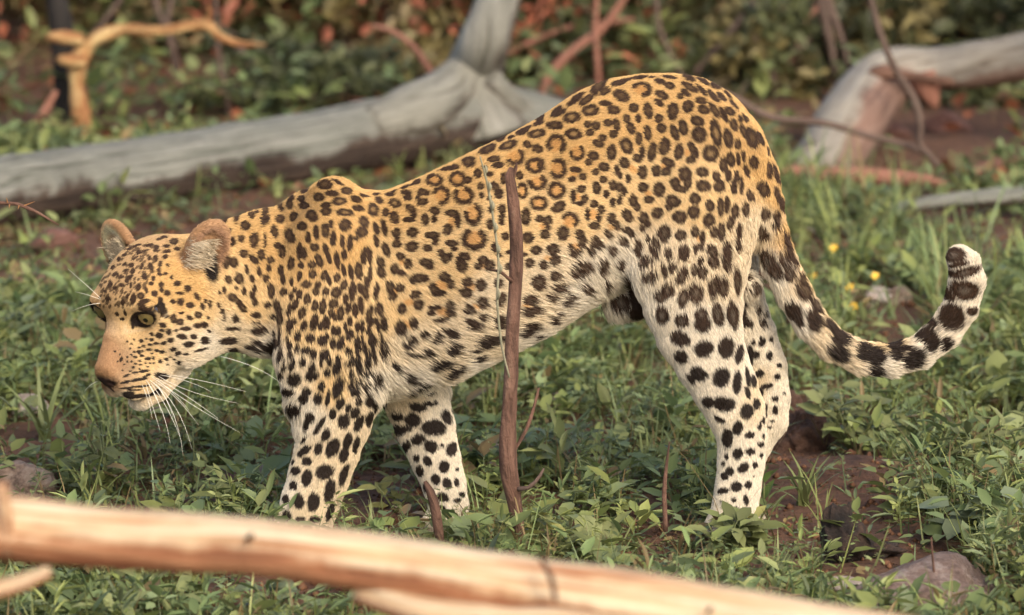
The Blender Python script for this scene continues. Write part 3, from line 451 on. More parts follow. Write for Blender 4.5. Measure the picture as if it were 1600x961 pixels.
BT = BVHTree.FromPolygons([tuple(v) for v in BV], [tuple(int(i) for i in q) for q in BQ])
SPOTS = []                                 # centre, three frame rows, half sizes, kind
def add_spot(c, n, e1, e2, a, b, kind, arc=None):
    d = FWD
    dn = d @ n
    if dn > -.22: dn = -.22
    t1 = e1 - d * (e1 @ n) / dn; t2 = e2 - d * (e2 @ n) / dn
    M = np.linalg.inv(np.stack([t1, t2, n], 1))
    SPOTS.append((c, M, a, b, kind, arc, np.linalg.norm(t1) * a, np.linalg.norm(t2) * b))
def parse_coat():
    for line in COAT.strip().split("\n"):
        it = line.split(); ox, oy, sc = (float(v) for v in it[:3])
        head = ox < 145 and sc != 6
        for s in it[3:]:
            k = s[0] if s[0] in "moc" else "d"
            v = [float(t) for t in (s if k == "d" else s[1:]).split(",")]
            px, py = ox + v[0] / sc, oy + v[1] / sc
            r = ray(px, py); r = r / np.linalg.norm(r)
            hit = BT.ray_cast(Vector(CAM), Vector(r))
            if hit[0] is None:
                hit = BT.find_nearest(Vector(P(px, py, -.02)))
                if hit[3] is None or hit[3] > .06: continue
            c = np.array(hit[0]); n = BN[BQ[hit[2]]].mean(0); n /= np.linalg.norm(n)
            if n @ FWD > 0: n = -n
            ang = R(v[4]) if len(v) == 5 else 0.0
            e1 = math.cos(ang) * RIGHT - math.sin(ang) * UP; e2 = -math.sin(ang) * RIGHT - math.cos(ang) * UP
            kk = 1.04 if head else 1.15
            a, b = v[2] / sc * PX / 2 * kk, v[3] / sc * PX / 2 * kk
            if head and px > 283 and py < 445 and px < 356: continue
            if head: a, b = max(a, 1.55 * PX), max(b, 1.3 * PX)
            arc = (v[4], v[5]) if k == "o" else None
            add_spot(c, n, e1, e2, a, b, k, arc)
            if not head:                  # the other flank carries the same pattern, mirrored
                m = np.array((1, -1, 1.0))
                far = BT.find_nearest(Vector(c * m + np.array((0, .02, 0))))
                if far[3] is not None and far[3] < .05 and far[0][1] > .02:
                    c2, M0 = np.array(far[0]), SPOTS[-1]
                    n2 = BN[BQ[far[2]]].mean(0); n2 /= np.linalg.norm(n2)
                    t1 = e1 * m; t2 = e2 * m
                    t1 = t1 - n2 * (t1 @ n2); t2 = t2 - n2 * (t2 @ n2)
                    if np.linalg.norm(t1) > .3 and np.linalg.norm(t2) > .3 and abs(np.linalg.det(np.stack([t1, t2, n2], 1))) > .05:
                        SPOTS.append((c2, np.linalg.inv(np.stack([t1, t2, n2], 1)), a, b, k, arc, a * 1.5, b * 1.5))
parse_coat()
for _ in range(230):                        # fine dashes crowding the forehead
    px, py = rng.uniform(154, 242), rng.uniform(382, 480)
    if px < 165 + max(0, 440 - py) * .35 - 12 or px + (py - 384) * .55 > 262 or (py > 455 and px > 205): continue
    r = ray(px, py); r = r / np.linalg.norm(r)
    hit = BT.ray_cast(Vector(CAM), Vector(r))
    if hit[0] is None: continue
    n = BN[BQ[hit[2]]].mean(0); n /= np.linalg.norm(n)
    ang = R(-40 - (py - 430) * .35 + rng.normal(0, 14))
    add_spot(np.array(hit[0]), n, math.cos(ang) * RIGHT - math.sin(ang) * UP, -math.sin(ang) * RIGHT - math.cos(ang) * UP, rng.uniform(2.4, 4.6) * PX, rng.uniform(1.3, 2.2) * PX, "f")
# the sides turned away carry spots of the same size
_cs = np.array([q[0] for q in SPOTS])
for vi in rng.permutation(np.where((BV[:, 1] > .02) & (BN[:, 1] > .1) & (BV[:, 2] < .46))[0])[:6000]:
    p = BV[vi]
    if np.min(((_cs - p) ** 2).sum(1)) < .026 ** 2: continue
    n = BN[vi]; t1 = np.cross(n, (0, 1, .3)); t1 /= np.linalg.norm(t1); t2 = np.cross(n, t1)
    a, b = rng.uniform(.005, .009), rng.uniform(.006, .011)
    SPOTS.append((p, np.linalg.inv(np.stack([t1, t2, n], 1)), a, b, "d", None, a, b)); _cs = np.vstack([_cs, p])
DARK, MIDB = np.array((.020, .013, .009)), np.array((.54, .28, .085))
def in_head(P3):
    q = (P3 - H0) / HS
    return np.stack([q @ HF, q @ HL, q @ HU], 1)
def coat_colour(P3, N3, jitter):
    col = idw(P3, PAINT, 0, 4.4)
    hq = in_head(P3)
    # ears: tan backs and rims, paler inside
    for s in (-1, 1):
        c, A = EAR_AX[s]
        e = (hq - c) @ A.T
        m = np.clip(1.25 - np.sqrt((e[:, 0] / .05) ** 2 + (e[:, 1] / .037) ** 2 + (e[:, 2] / .03) ** 2), 0, .25) / .25
        m *= np.clip((e[:, 0] + .04) / .02, 0, 1)
        tone = np.repeat(np.array([_E]), len(col), 0)
        inner = np.clip((e[:, 2] + .004 - .2 * np.sqrt((e[:, 0] / .045) ** 2 + (e[:, 1] / .029) ** 2) * .03) / .004, 0, 1) * np.clip(1.1 - np.sqrt((e[:, 0] / .045) ** 2 + (e[:, 1] / .029) ** 2), 0, .2) / .2
        ic = np.array((.34, .20, .12) if s > 0 else (.60, .55, .36)) * (1 + .25 * jitter[:, None])
        tone = tone * (1 - inner[:, None]) + ic * inner[:, None]
        col = col * (1 - m[:, None]) + tone * m[:, None]
    order = np.argsort(P3[:, 0]); X = P3[order, 0]
    dark = np.zeros(len(P3)); mid = np.zeros(len(P3))
    for c, M, a, b, kind, arc, ra, rb in SPOTS:
        rr = 1.3 * max(ra, rb) + .002
        i0, i1 = np.searchsorted(X, (c[0] - rr, c[0] + rr))
        if i1 <= i0: continue
        ids = order[i0:i1]; d = P3[ids] - c
        k = (d ** 2).sum(1) < rr * rr
        ids = ids[k]; d = d[k]
        if not len(ids): continue
        u, v, wn = (d @ M.T).T
        rho = np.sqrt((u / a) ** 2 + (v / b) ** 2) + jitter[ids] * (.13 if min(a, b) > .004 else .2)
        near = np.abs(wn) < .035
        s = np.clip((1.12 - rho) / .22, 0, 1) * near
        if kind == "o":
            th = np.degrees(np.arctan2(v / b, u / a)) % 360
            lo, hi = arc
            on = ((th - lo) % 360) < (hi - lo)
            ring = np.clip((rho - .40) / .16, 0, 1) * s * on
            mid[ids] = np.maximum(mid[ids], np.clip((.85 - rho) / .25, 0, 1) * near)
            dark[ids] = np.maximum(dark[ids], ring)
        elif kind == "f":
            dark[ids] = np.maximum(dark[ids], s * .82)
        elif kind == "m":
            dark[ids] = np.maximum(dark[ids], s * (1 - .45 * np.clip((.5 - rho) / .3, 0, 1)))
        elif kind == "c":
            mid[ids] = np.maximum(mid[ids], np.clip((1.1 - rho) / .4, 0, 1) * near)
        else:
            dark[ids] = np.maximum(dark[ids], s * (1 - (.13 * np.clip((.55 - rho) / .4, 0, 1) if c[2] > .40 and min(a, b) > .006 else 0)))
    mid = (mid * .75)[:, None]; dark = dark[:, None]
    col = col * (1 - mid) + MIDB * np.clip(col[:, :1] / .62, .75, 1.2) * mid
    col = col * (1 + .10 * vnoise(P3, 420, 77) + .06 * vnoise(P3, 90, 78))[:, None]
    leg = np.clip((.44 - P3[:, 2]) / .12, 0, 1)[:, None]
    dk = DARK * leg + np.array((.050, .027, .015)) * (1 - leg)
    col = col * (1 - dark) + dk * (1 + .35 * np.clip(jitter, -1, 1))[:, None] * dark
    # bare nose, lips, eye rims, soles
    def blob(f, l, u, r, c, soft=.4):
        nonlocal col
        rho = np.sqrt((((hq - np.array((f, l, u))) / np.array(r)) ** 2).sum(1)) + jitter * .08
        m = np.clip((1 - rho) / soft, 0, 1)[:, None]
        col = col * (1 - m) + np.array(c) * m
    blob(.084, 0, -.056, (.016, .026, .0165), (.028, .015, .013))
    blob(.082, 0, -.070, (.012, .004, .012), (.03, .015, .012))
    for s in (-1, 1):
        e = hq - np.array((.004, s * .0435, EYE_U + .0015))
        rr = np.sqrt((e[:, 1] / .0203) ** 2 + ((e[:, 2] + .0008 - .003 * s * e[:, 1] / .02) / .0152) ** 2)
        m = (np.clip((1.12 - rr) / .12, 0, 1) * (np.abs(e[:, 0]) < .03))[:, None]
        col = col * (1 - m) + np.array((.02, .013, .009)) * m
        # pale lines over and under the eye
        ring = (np.clip(1 - np.abs(rr - 1.32) / .16, 0, 1) * (e[:, 2] < -.004) * (np.abs(e[:, 0]) < .03))[:, None] * .55
        col = col * (1 - ring) + np.array(_C) * ring
    blob(.04, 0, -.1120, (.06, .05, .0095), (.03, .015, .012), .25)
    # dark skin and painted shade low in the near ear's hollow
    cE, A = EAR_AX[1]; e = (hq - cE) @ A.T
    for (q0, q1, r0, r1) in ((-.020, .010, .019, .014), (-.036, .017, .02, .012)):
        rho = np.sqrt(((e[:, 0] - q0) / r0) ** 2 + ((e[:, 1] - q1) / r1) ** 2 + (e[:, 2] / .03) ** 2) + jitter * .12
        m = np.clip((1 - rho) / .3, 0, 1)[:, None]
        col = col * (1 - m) + np.array((.015, .010, .008)) * m
    return np.clip(col, .006, .95)

# sink the skin so that the fur's surface, not the skin, follows the outline
def fur_len(P3):
    v = idw(P3, LEN, 1, 4)[:, 0]
    return np.where(v < 18, v * .66, 12 + (v - 18) * 1.25) * .001
def ear_mask(P3):
    hq = in_head(P3); m = np.zeros(len(P3))
    for s in (-1, 1):
        c, A = EAR_AX[s]
        e = (hq - c) @ A.T
        m = np.maximum(m, np.clip(1.5 - np.sqrt((e[:, 0] / .054) ** 2 + (e[:, 1] / .039) ** 2 + (e[:, 2] / .026) ** 2), 0, .5) / .5)
    return m
vl = fur_len(BV); em = ear_mask(BV)
BV = BV - BN * (np.clip(vl * .2, 0, .004) * (1 - em))[:, None]
jit = vnoise(BV, 300, 3)
vcol = coat_colour(BV, BN, jit)
fur_skin = attr_mat("fur_skin", "coat", rough=.75, spec=.2)
leo = link("leopard", mesh_from("leopard", BV, BQ, fur_skin, attrs={"coat": vcol}))
tag(leo, "spotted leopard stalking leftward through low green herbs between fallen logs", "leopard")

def unit3(a): return a / np.linalg.norm(a, axis=-1, keepdims=True)
def make_fur(n_hairs):
    A, B_, C_, D_ = (BV[BQ[:, k]] for k in range(4))
    area = np.linalg.norm(np.cross(C_ - A, D_ - B_), axis=1) / 2
    ctr = (A + C_) / 2; fn = BN[BQ[:, 0]]
    fl = fur_len(ctr)
    toc = CAM - ctr; toc /= np.linalg.norm(toc, axis=1)[:, None]
    facing = (fn * toc).sum(1)
    wt = area * np.clip(.0085 / fl, .5, 2.0) * np.where(facing > -.35, 1, .35)
    hq = in_head(ctr)
    for s in (-1, 1):
        e = hq - np.array((.004, s * .0435, EYE_U + .001))
        wt[(np.sqrt((e[:, 1] / .0178) ** 2 + (e[:, 2] / .0135) ** 2) < 1) & (np.abs(e[:, 0]) < .03)] = 0
    e = hq - np.array((.083, 0, -.056))
    wt[np.sqrt((e[:, 0] / .013) ** 2 + (e[:, 1] / .02) ** 2 + (e[:, 2] / .0125) ** 2) < 1] = 0
    cum = np.cumsum(wt); cum /= cum[-1]
    f = np.searchsorted(cum, rng.random(n_hairs)); f = np.minimum(f, len(BQ) - 1)
    u, v = rng.random(n_hairs)[:, None], rng.random(n_hairs)[:, None]
    root = (A[f] * (1 - u) + B_[f] * u) * (1 - v) + (D_[f] * (1 - u) + C_[f] * u) * v
    n = sum(BN[BQ[f, k]] for k in range(4)); n /= np.linalg.norm(n, axis=1)[:, None]
    L = fur_len(root) * rng.uniform(.6, 1.15, n_hairs)
    em = ear_mask(root); L = L * (1 - em) + .006 * em * rng.uniform(.6, 1.6, n_hairs)
    fl2 = idw(root, FLOW, 2, 4)
    d = np.stack([fl2[:, 0], np.zeros(n_hairs), -fl2[:, 1]], 1)
    d += rng.normal(0, .10, d.shape) + .13 * np.stack([vnoise(root, 40, k) for k in (11, 12, 13)], 1)
    d -= n * (d * n).sum(1)[:, None]; d /= np.maximum(np.linalg.norm(d, axis=1), 1e-6)[:, None]
    # long pale hairs growing across the ear openings
    hq2 = in_head(root); tuft = np.zeros(n_hairs, bool)
    for s in (-1, 1):
        cE, A = EAR_AX[s]; e = (hq2 - cE) @ A.T
        t_ = (em > .6) & (e[:, 2] > -.006) & (np.abs(e[:, 1] + .012 * (s > 0)) < .022) & (np.abs(e[:, 0] + .008) < .024) & (rng.random(n_hairs) < .35)
        L[t_] = .019 * rng.uniform(.6, 1.2, t_.sum()); tuft |= t_
        dd = np.array((1, -.5, .12)) if s > 0 else np.array((-.45, -.4, .7))
        d[t_] = unit3(dd + rng.normal(0, .22, (t_.sum(), 3)))
    lift = rng.uniform(.16, .42, n_hairs)[:, None]
    p1 = root + (d * .3 + n * lift * .55) * L[:, None]
    p2 = root + (d * .66 + n * lift * .85) * L[:, None]
    p3 = root + (d * 1.0 + n * lift * .75 - np.array((0, 0, .10))) * L[:, None]
    pts = np.stack([root - n * .001, p1, p2, p3], 1).astype(np.float32)
    jitter = rng.normal(0, .5, n_hairs) + .8 * vnoise(root, 260, 21)
    col = coat_colour(root + d * (L * .45)[:, None], n, jitter)
    col[tuft] = np.array((.66, .56, .40)) * rng.uniform(.7, 1.1, (tuft.sum(), 1))
    col *= (1 + rng.normal(0, .14, n_hairs))[:, None]
    hc = bpy.data.hair_curves.new("fur")
    hc.add_curves([4] * n_hairs)
    hc.attributes["position"].data.foreach_set("vector", pts.ravel())
    ra = hc.attributes.new("radius", 'FLOAT', 'POINT')
    rw = (.00032 + .00012 * np.clip(L / .02, 0, 1))[:, None] * np.array((1, 1, .8, .15))
    ra.data.foreach_set("value", rw.astype(np.float32).ravel())
    ca = hc.attributes.new("coat", 'FLOAT_COLOR', 'CURVE')
    c4 = np.ones((n_hairs, 4), np.float32); c4[:, :3] = np.clip(col, .005, .95)
    ca.data.foreach_set("color", c4.ravel())
    t = NT("fur"); a = t.n("Attribute", attribute_name="coat"); t.base(a.outputs["Color"])
    t.set(Roughness=.5); t.b.inputs["Specular IOR Level"].default_value = .25
    hc.materials.append(t.m)
    o = link("fur", hc, leo)
    return o
make_fur(520000)

# eyes
def uv_ball(c, axes, r, nu=28, nv=18):
    V, Fc = [], []
    for i in range(nv + 1):
        th = math.pi * i / nv
        for j in range(nu):
            ph = 2 * math.pi * j / nu
            V.append(c + r * (axes[0] * math.cos(th) + axes[1] * math.sin(th) * math.cos(ph) + axes[2] * math.sin(th) * math.sin(ph)))
    for i in range(nv):
        for j in range(nu):
            Fc.append((i * nu + j, i * nu + (j + 1) % nu, (i + 1) * nu + (j + 1) % nu, (i + 1) * nu + j))
    return V, Fc
iris_m = NT("iris"); iris_m.base(iris_m.ramp(iris_m.noise(260, 3), [(.35, (.075, .058, .02)), (.65, (.19, .14, .05))])); iris_m.set(Roughness=.03); iris_m.b.inputs['Specular IOR Level'].default_value = 1.0
ball_m = NT("eyeball"); ball_m.base(ball_m.mix(0., (.03, .02, .012), (0, 0, 0))); ball_m.set(Roughness=.03); ball_m.b.inputs['Specular IOR Level'].default_value = 1.0
pup_m = NT("pupil"); pup_m.base(pup_m.mix(0., (.006, .005, .004), (0, 0, 0))); pup_m.set(Roughness=.03); pup_m.b.inputs['Specular IOR Level'].default_value = 1.0
def cap(c, ax, r, ang, n=30, rings=7):
    V = [c + r * ax[0]]; Fc = []
    for i in range(1, rings + 1):
        th = ang * i / rings
        for j in range(n):
            ph = 2 * math.pi * j / n
            V.append(c + r * (ax[0] * math.cos(th) + ax[1] * math.sin(th) * math.cos(ph) + ax[2] * math.sin(th) * math.sin(ph)))
    for j in range(n): Fc.append((0, 1 + j, 1 + (j + 1) % n))
    for i in range(rings - 1):
        for j in range(n):
            a, b = 1 + i * n, 1 + (i + 1) * n
            Fc.append((a + j, b + j, b + (j + 1) % n, a + (j + 1) % n))
    return V, Fc
for s in (1, -1):
    g = HF * .93 + HL * s * .33 + HU * .06; g /= np.linalg.norm(g)
    gl = np.cross(HU, g); gl /= np.linalg.norm(gl); ax = np.array((g, gl, np.cross(g, gl)))
    c = hp(-.0098, s * .0427, EYE_U - .001)
    e = link("eye", mesh_from("eye", *uv_ball(c, ax, .0185 * HS), ball_m.m), leo)
    ir = link("iris", mesh_from("iris", *cap(c, ax, .0189 * HS, R(46)), iris_m.m), e)
    link("pupil", mesh_from("pupil", *cap(c, ax, .0191 * HS, R(11), rings=3), pup_m.m), e)

# whiskers
def tube(points, radii, n=6):
    pts = [np.asarray(p, float) for p in points]; V, Fc = [], []
    for i, p in enumerate(pts):
        t = pts[min(i + 1, len(pts) - 1)] - pts[max(i - 1, 0)]; t /= np.linalg.norm(t)
        a = np.cross(t, (0, 0, 1) if abs(t[2]) < .9 else (1, 0, 0)); a /= np.linalg.norm(a); b = np.cross(t, a)
        for j in range(n):
            ph = 2 * math.pi * j / n
            V.append(p + radii[i] * (a * math.cos(ph) + b * math.sin(ph)))
    for i in range(len(pts) - 1):
        for j in range(n):
            Fc.append((i * n + j, i * n + (j + 1) % n, (i + 1) * n + (j + 1) % n, (i + 1) * n + j))
    Fc.append(tuple(range(n))[::-1]); Fc.append(tuple((len(pts) - 1) * n + j for j in range(n)))
    return V, Fc
wh_m = NT("whisker_hair"); wh_m.base(wh_m.mix(0., (.85, .82, .7), (0, 0, 0))); wh_m.set(Roughness=.35)
WHISK = [(262, 585, 320, 596, 385, 612), (248, 588, 300, 612, 372, 630), (244, 591, 290, 618, 341, 654), (246, 594, 300, 632, 375, 676), (242, 596, 275, 622, 310, 664), (240, 598, 276, 640, 300, 702),
         (236, 599, 262, 640, 284, 690), (232, 600, 254, 645, 266, 694), (228, 601, 240, 640, 250, 672), (222, 601, 232, 628, 238, 655), (250, 586, 290, 595, 330, 612), (238, 590, 268, 612, 296, 642), (244, 600, 272, 650, 286, 712),
         (234, 594, 256, 618, 270, 652), (228, 594, 243, 618, 252, 646), (345, 557, 400, 575, 440, 600)]
for a, b, c, d, e, f in WHISK:
    r = ray(a, b); r = r / np.linalg.norm(r)
    hit = BT.ray_cast(Vector(CAM), Vector(r))
    p0 = np.array(hit[0]) if hit[0] is not None else P(a, b, -.2)
    y0 = p0[1]
    p1, p2 = P(c, d, y0 - .03), P(e, f, y0 - .045)
    pts = [(1 - t) ** 2 * p0 + 2 * t * (1 - t) * (2 * p1 - .5 * p0 - .5 * p2) + t * t * p2 for t in np.linspace(0, 1, 9)]
    link("whisker", mesh_from("whisker", *tube(pts, np.linspace(.00048, .00014, 9)), wh_m.m), leo)
for a, b, c, d, e, f in [(157, 466, 143, 452, 106, 420), (157, 468, 138, 460, 118, 456), (156, 474, 140, 474, 112, 486), (152, 596, 140, 600, 132, 612)]:
    p0, p1, p2 = P(a, b, -.15), P(c, d, -.15), P(e, f, -.14)
    pts = [(1 - t) ** 2 * p0 + 2 * t * (1 - t) * p1 + t * t * p2 for t in np.linspace(0, 1, 7)]
    link("whisker", mesh_from("whisker", *tube(pts, np.linspace(.00038, .00014, 7)), wh_m.m), leo)
#==ENV==
# ------------------------------------------------------------------ ground
def gz(x, y):
    x = np.asarray(x, float); y = np.asarray(y, float)
    q = np.stack([x.ravel(), y.ravel()], 1)
    fade = np.clip(1.4 - np.hypot(q[:, 0], q[:, 1]) / 60, .15, 1)
    z = .018 * vnoise(q, 1.3, 5) + .010 * vnoise(q, 5, 6) + .004 * vnoise(q, 19, 7)
    z = z * fade
    z += .045 * np.exp(-((q[:, 0] - .62) ** 2 / .03 + (q[:, 1] - .42) ** 2 / .02))      # crumbly mound behind the hind leg
    z -= .03 * np.exp(-((q[:, 0] + .37) ** 2 / .02 + (q[:, 1] + .1) ** 2 / .03))
    return z.reshape(x.shape)
def Pg(px, py):
    d = ray(px, py); t = -CAM[2] / d[2]
    for _ in range(4):
        p = CAM + d * t; t = (float(gz(p[0], p[1])) - CAM[2]) / d[2]
    return CAM + d * t
def axis(half_fine, step, grow, far):
    a = list(np.arange(0, half_fine, step)); s = step
    while a[-1] < far: s *= grow; a.append(a[-1] + s)
    return np.array(sorted(set([-v for v in a] + a)))
gx = axis(1.5, .02, 1.13, 400); gy = axis(1.6, .02, 1.06, 400) 
GX, GY = np.meshgrid(gx, gy, indexing='ij')
nx, ny = GX.shape
ii = np.arange(nx * ny).reshape(nx, ny)
GQ = np.stack([ii[:-1, :-1], ii[1:, :-1], ii[1:, 1:], ii[:-1, 1:]], -1).reshape(-1, 4)
soil = NT("soil")
tc = soil.n("TexCoord").outputs["Object"]
n1 = soil.noise(2.2, 8, .65, tc); n2 = soil.noise(38, 8, .7, tc); n3 = soil.noise(160, 4, .7, tc)
c1 = soil.ramp(n1, [(.3, (.11, .052, .027)), (.5, (.21, .092, .045)), (.7, (.14, .075, .042))])
c2 = soil.ramp(n2, [(.34, (.05, .027, .016)), (.5, (.22, .105, .055)), (.7, (.36, .19, .105))])
soil.base(soil.mix(.55, c1, c2)); soil.set(Roughness=.95)
hm = soil.n("Math", operation='ADD'); soil.l(n2, hm.inputs[0]); soil.l(n3, hm.inputs[1])
soil.bump(hm.outputs[0], 1.0, .035)
ground = link("ground", mesh_from("ground", np.stack([GX.ravel(), GY.ravel(), gz(GX, GY).ravel()], 1), GQ, soil.m))
tag(ground, kind="structure")

# ------------------------------------------------------------------ leaves
def unit(a): return a / np.maximum(np.linalg.norm(a, axis=-1, keepdims=True), 1e-9)
LEAF_V = np.array([(0, 0, 0), (.28, -.39, .05), (.28, 0, -.03), (.28, .42, .05), (.66, -.36, .04), (.66, 0, -.04), (.66, .36, .04), (1, 0, -.02)], float)
LEAF_F = np.array([(0, 2, 1), (0, 3, 2), (1, 2, 5), (1, 5, 4), (2, 3, 6), (2, 6, 5), (4, 5, 7), (5, 6, 7)])
BLADE_V = np.array([(0, -.5, 0), (0, .5, 0), (.36, -.45, 0), (.36, .45, 0), (.72, -.3, 0), (.72, .3, 0), (1, 0, 0)], float)
BLADE_F = np.array([(0, 1, 3), (0, 3, 2), (2, 3, 5), (2, 5, 4), (4, 5, 6)])
def leaves(pos, d, n, L, W, droop, tv=LEAF_V, tf=LEAF_F):
    d = unit(d); n = unit(n - d * (n * d).sum(1)[:, None]); s = np.cross(n, d)
    x, y, z = tv[:, 0], tv[:, 1], tv[:, 2]
    zz = z[None] - droop[:, None] * (x ** 2)[None]
    V = pos[:, None] + d[:, None] * (x[None] * L[:, None])[..., None] + s[:, None] * (y[None] * W[:, None])[..., None] + n[:, None] * (zz * L[:, None])[..., None]
    F = tf[None] + (np.arange(len(pos)) * len(tv))[:, None, None]
    return V.reshape(-1, 3), F.reshape(-1, 3)
class Sheaf:
    """collects leaves, blades and stems of many plants for one mesh"""
    def __init__(self): self.V, self.F, self.C, self.n = [], [], [], 0
    def add(self, V, F, col, per):
        self.V.append(V); self.F.append(F + self.n); self.C.append(np.repeat(col, per, 0)); self.n += len(V)
    def mesh(self, name, mat):
        return mesh_from(name, np.concatenate(self.V), np.concatenate(self.F), mat, smooth=False, attrs={"tint": np.concatenate(self.C)})
def leaf_extra(t):
    tr = t.n("BsdfTranslucent"); a = [x for x in t.t.nodes if x.type == 'ATTRIBUTE'][0]
    mx = t.n("MixShader"); mx.inputs[0].default_value = .34
    out = [x for x in t.t.nodes if x.type == 'OUTPUT_MATERIAL'][0]
    t.l(a.outputs["Color"], tr.inputs[0]); t.l(t.b.outputs[0], mx.inputs[1]); t.l(tr.outputs[0], mx.inputs[2]); t.l(mx.outputs[0], out.inputs[0])
leaf_m = attr_mat("leaf", "tint", rough=.5, spec=.35, extra=leaf_extra)
GREENS = np.array((.90, 1.05, .92)) * np.array([(.22, .225, .08), (.19, .21, .09), (.25, .24, .085), (.16, .185, .08), (.28, .265, .12), (.20, .215, .115)])
def tint(n, dry=.06, k=1.0, base=None):
    c = GREENS[rng.integers(0, len(GREENS), n)] if base is None else np.repeat(np.array([base]), n, 0)
    c = c * rng.uniform(.65, 1.35, (n, 1)) * k
    m = rng.random(n) < dry
    c[m] = np.array((.22, .16, .07)) * rng.uniform(.6, 1.2, (m.sum(), 1))
    return c
def herb_arrays(base, h, nl, L, upright=.35):
    """stem-and-leaf herbs, one per row of base: returns leaf arrays and stem arrays"""
    m = len(base)
    lean = rng.normal(0, .28, (m, 3)); lean[:, 2] = 1; lean = unit(lean)
    t = rng.uniform(.15, 1, (m, nl)); az = rng.uniform(0, 2 * np.pi, (m, 1)) + np.arange(nl) * 2.4 + rng.normal(0, .3, (m, nl))
    pos = base[:, None] + lean[:, None] * (t * h[:, None])[..., None]
    el = rng.normal(upright, .35, (m, nl))
    d = np.stack([np.cos(az) * np.cos(el), np.sin(az) * np.cos(el), np.sin(el)], -1)
    pos = pos + d * (L[:, None] * .35)[..., None]
    nn = np.stack([-np.cos(az) * np.sin(el), -np.sin(az) * np.sin(el), np.cos(el)], -1) + rng.normal(0, .25, d.shape)
    LL = L[:, None] * rng.uniform(.6, 1.25, (m, nl))
    return pos.reshape(-1, 3), d.reshape(-1, 3), nn.reshape(-1, 3), LL.ravel(), lean
def put_herbs(S, base, h, nl, L, wid=(.42, .62), dry=.05, k=1.0, upright=.35, tone=None):
    pos, d, n, LL, lean = herb_arrays(base, h, nl, L, upright)
    W = LL * rng.uniform(*wid, len(LL))
    V, F = leaves(pos, d, n, LL, W, rng.uniform(.05, .4, len(LL)))
    S.add(V, F, np.repeat(tint(len(base), dry, k, tone), nl, 0) * rng.uniform(.75, 1.25, (len(LL), 1)), len(LEAF_V))
    V, F = leaves(base, lean, np.cross(lean, rng.normal(0, 1, lean.shape)), h * 1.02, np.full(len(h), .0035), rng.uniform(-.05, .05, len(h)), BLADE_V, BLADE_F)
    S.add(V, F, tint(len(base), .25, .9), len(BLADE_V))
def put_grass(S, base, h, nb, wid=.0045, dry=.12, k=1.0, spread=.55):
    m = len(base)
    az = rng.uniform(0, 2 * np.pi, (m, nb)); el = np.pi / 2 - np.abs(rng.normal(0, spread, (m, nb)))
    d = np.stack([np.cos(az) * np.cos(el), np.sin(az) * np.cos(el), np.sin(el)], -1).reshape(-1, 3)
    n = np.stack([-np.cos(az) * np.sin(el), -np.sin(az) * np.sin(el), np.cos(el)], -1).reshape(-1, 3)
    p = np.repeat(base, nb, 0) + rng.normal(0, .006, (m * nb, 3)) * (1, 1, 0)
    LL = (h[:, None] * rng.uniform(.5, 1.15, (m, nb))).ravel()
    V, F = leaves(p, d, n, LL, np.full(len(LL), wid) * rng.uniform(.6, 1.4, len(LL)), rng.uniform(.05, .55, len(LL)), BLADE_V, BLADE_F)
    S.add(V, F, np.repeat(tint(m, dry, k), nb, 0) * rng.uniform(.75, 1.25, (len(LL), 1)), len(BLADE_V))
# bare patches of red soil (photograph place, half width, half height)
BARE = [(590, 790, 120, 60), (1290, 745, 130, 62), (1390, 880, 130, 75), (840, 800, 80, 34), (1560, 700, 70, 34), (60, 690, 80, 40), (370, 770, 70, 34), (910, 690, 50, 34), (1240, 690, 60, 55), (60, 440, 130, 34), (1440, 245, 230, 36), (240, 890, 100, 34), (450, 925, 90, 34), (80, 395, 330, 56, .86), (420, 345, 260, 58, .86), (640, 300, 120, 40, .86), (1330, 302, 150, 26, .8), (1500, 345, 130, 26, .8), (1440, 950, 130, 60), (1392, 500, 80, 46), (1310, 470, 40, 30, .7), (40, 790, 70, 50), (1010, 790, 40, 24), (1380, 560, 60, 20)]
_bare = [(Pg(q[0], q[1]), Pg(q[0] + q[2], q[1]), Pg(q[0], q[1] - q[3]), q[4] if len(q) > 4 else .93) for q in BARE]
def keep(xy, gap=.22):
    k = np.ones(len(xy))
    for c, e, f, g in _bare:
        q = ((xy[:, 0] - c[0]) / (e[0] - c[0])) ** 2 + ((xy[:, 1] - c[1]) / (f[1] - c[1])) ** 2
        k *= 1 - g * np.clip(1.5 - q, 0, 1)
    n = vnoise(xy, 2.6, 31) * .6 + vnoise(xy, 9, 32) * .4
    return k * np.clip((n + .75 - gap) / .45, .06, 1)
def scatter(n, x0, x1, y0, y1, gap=.22):
    xy = np.stack([rng.uniform(x0, x1, n), rng.uniform(y0, y1, n)], 1)
    xy = xy[rng.random(n) < keep(xy, gap)]
    return np.c_[xy, gz(xy[:, 0], xy[:, 1])]
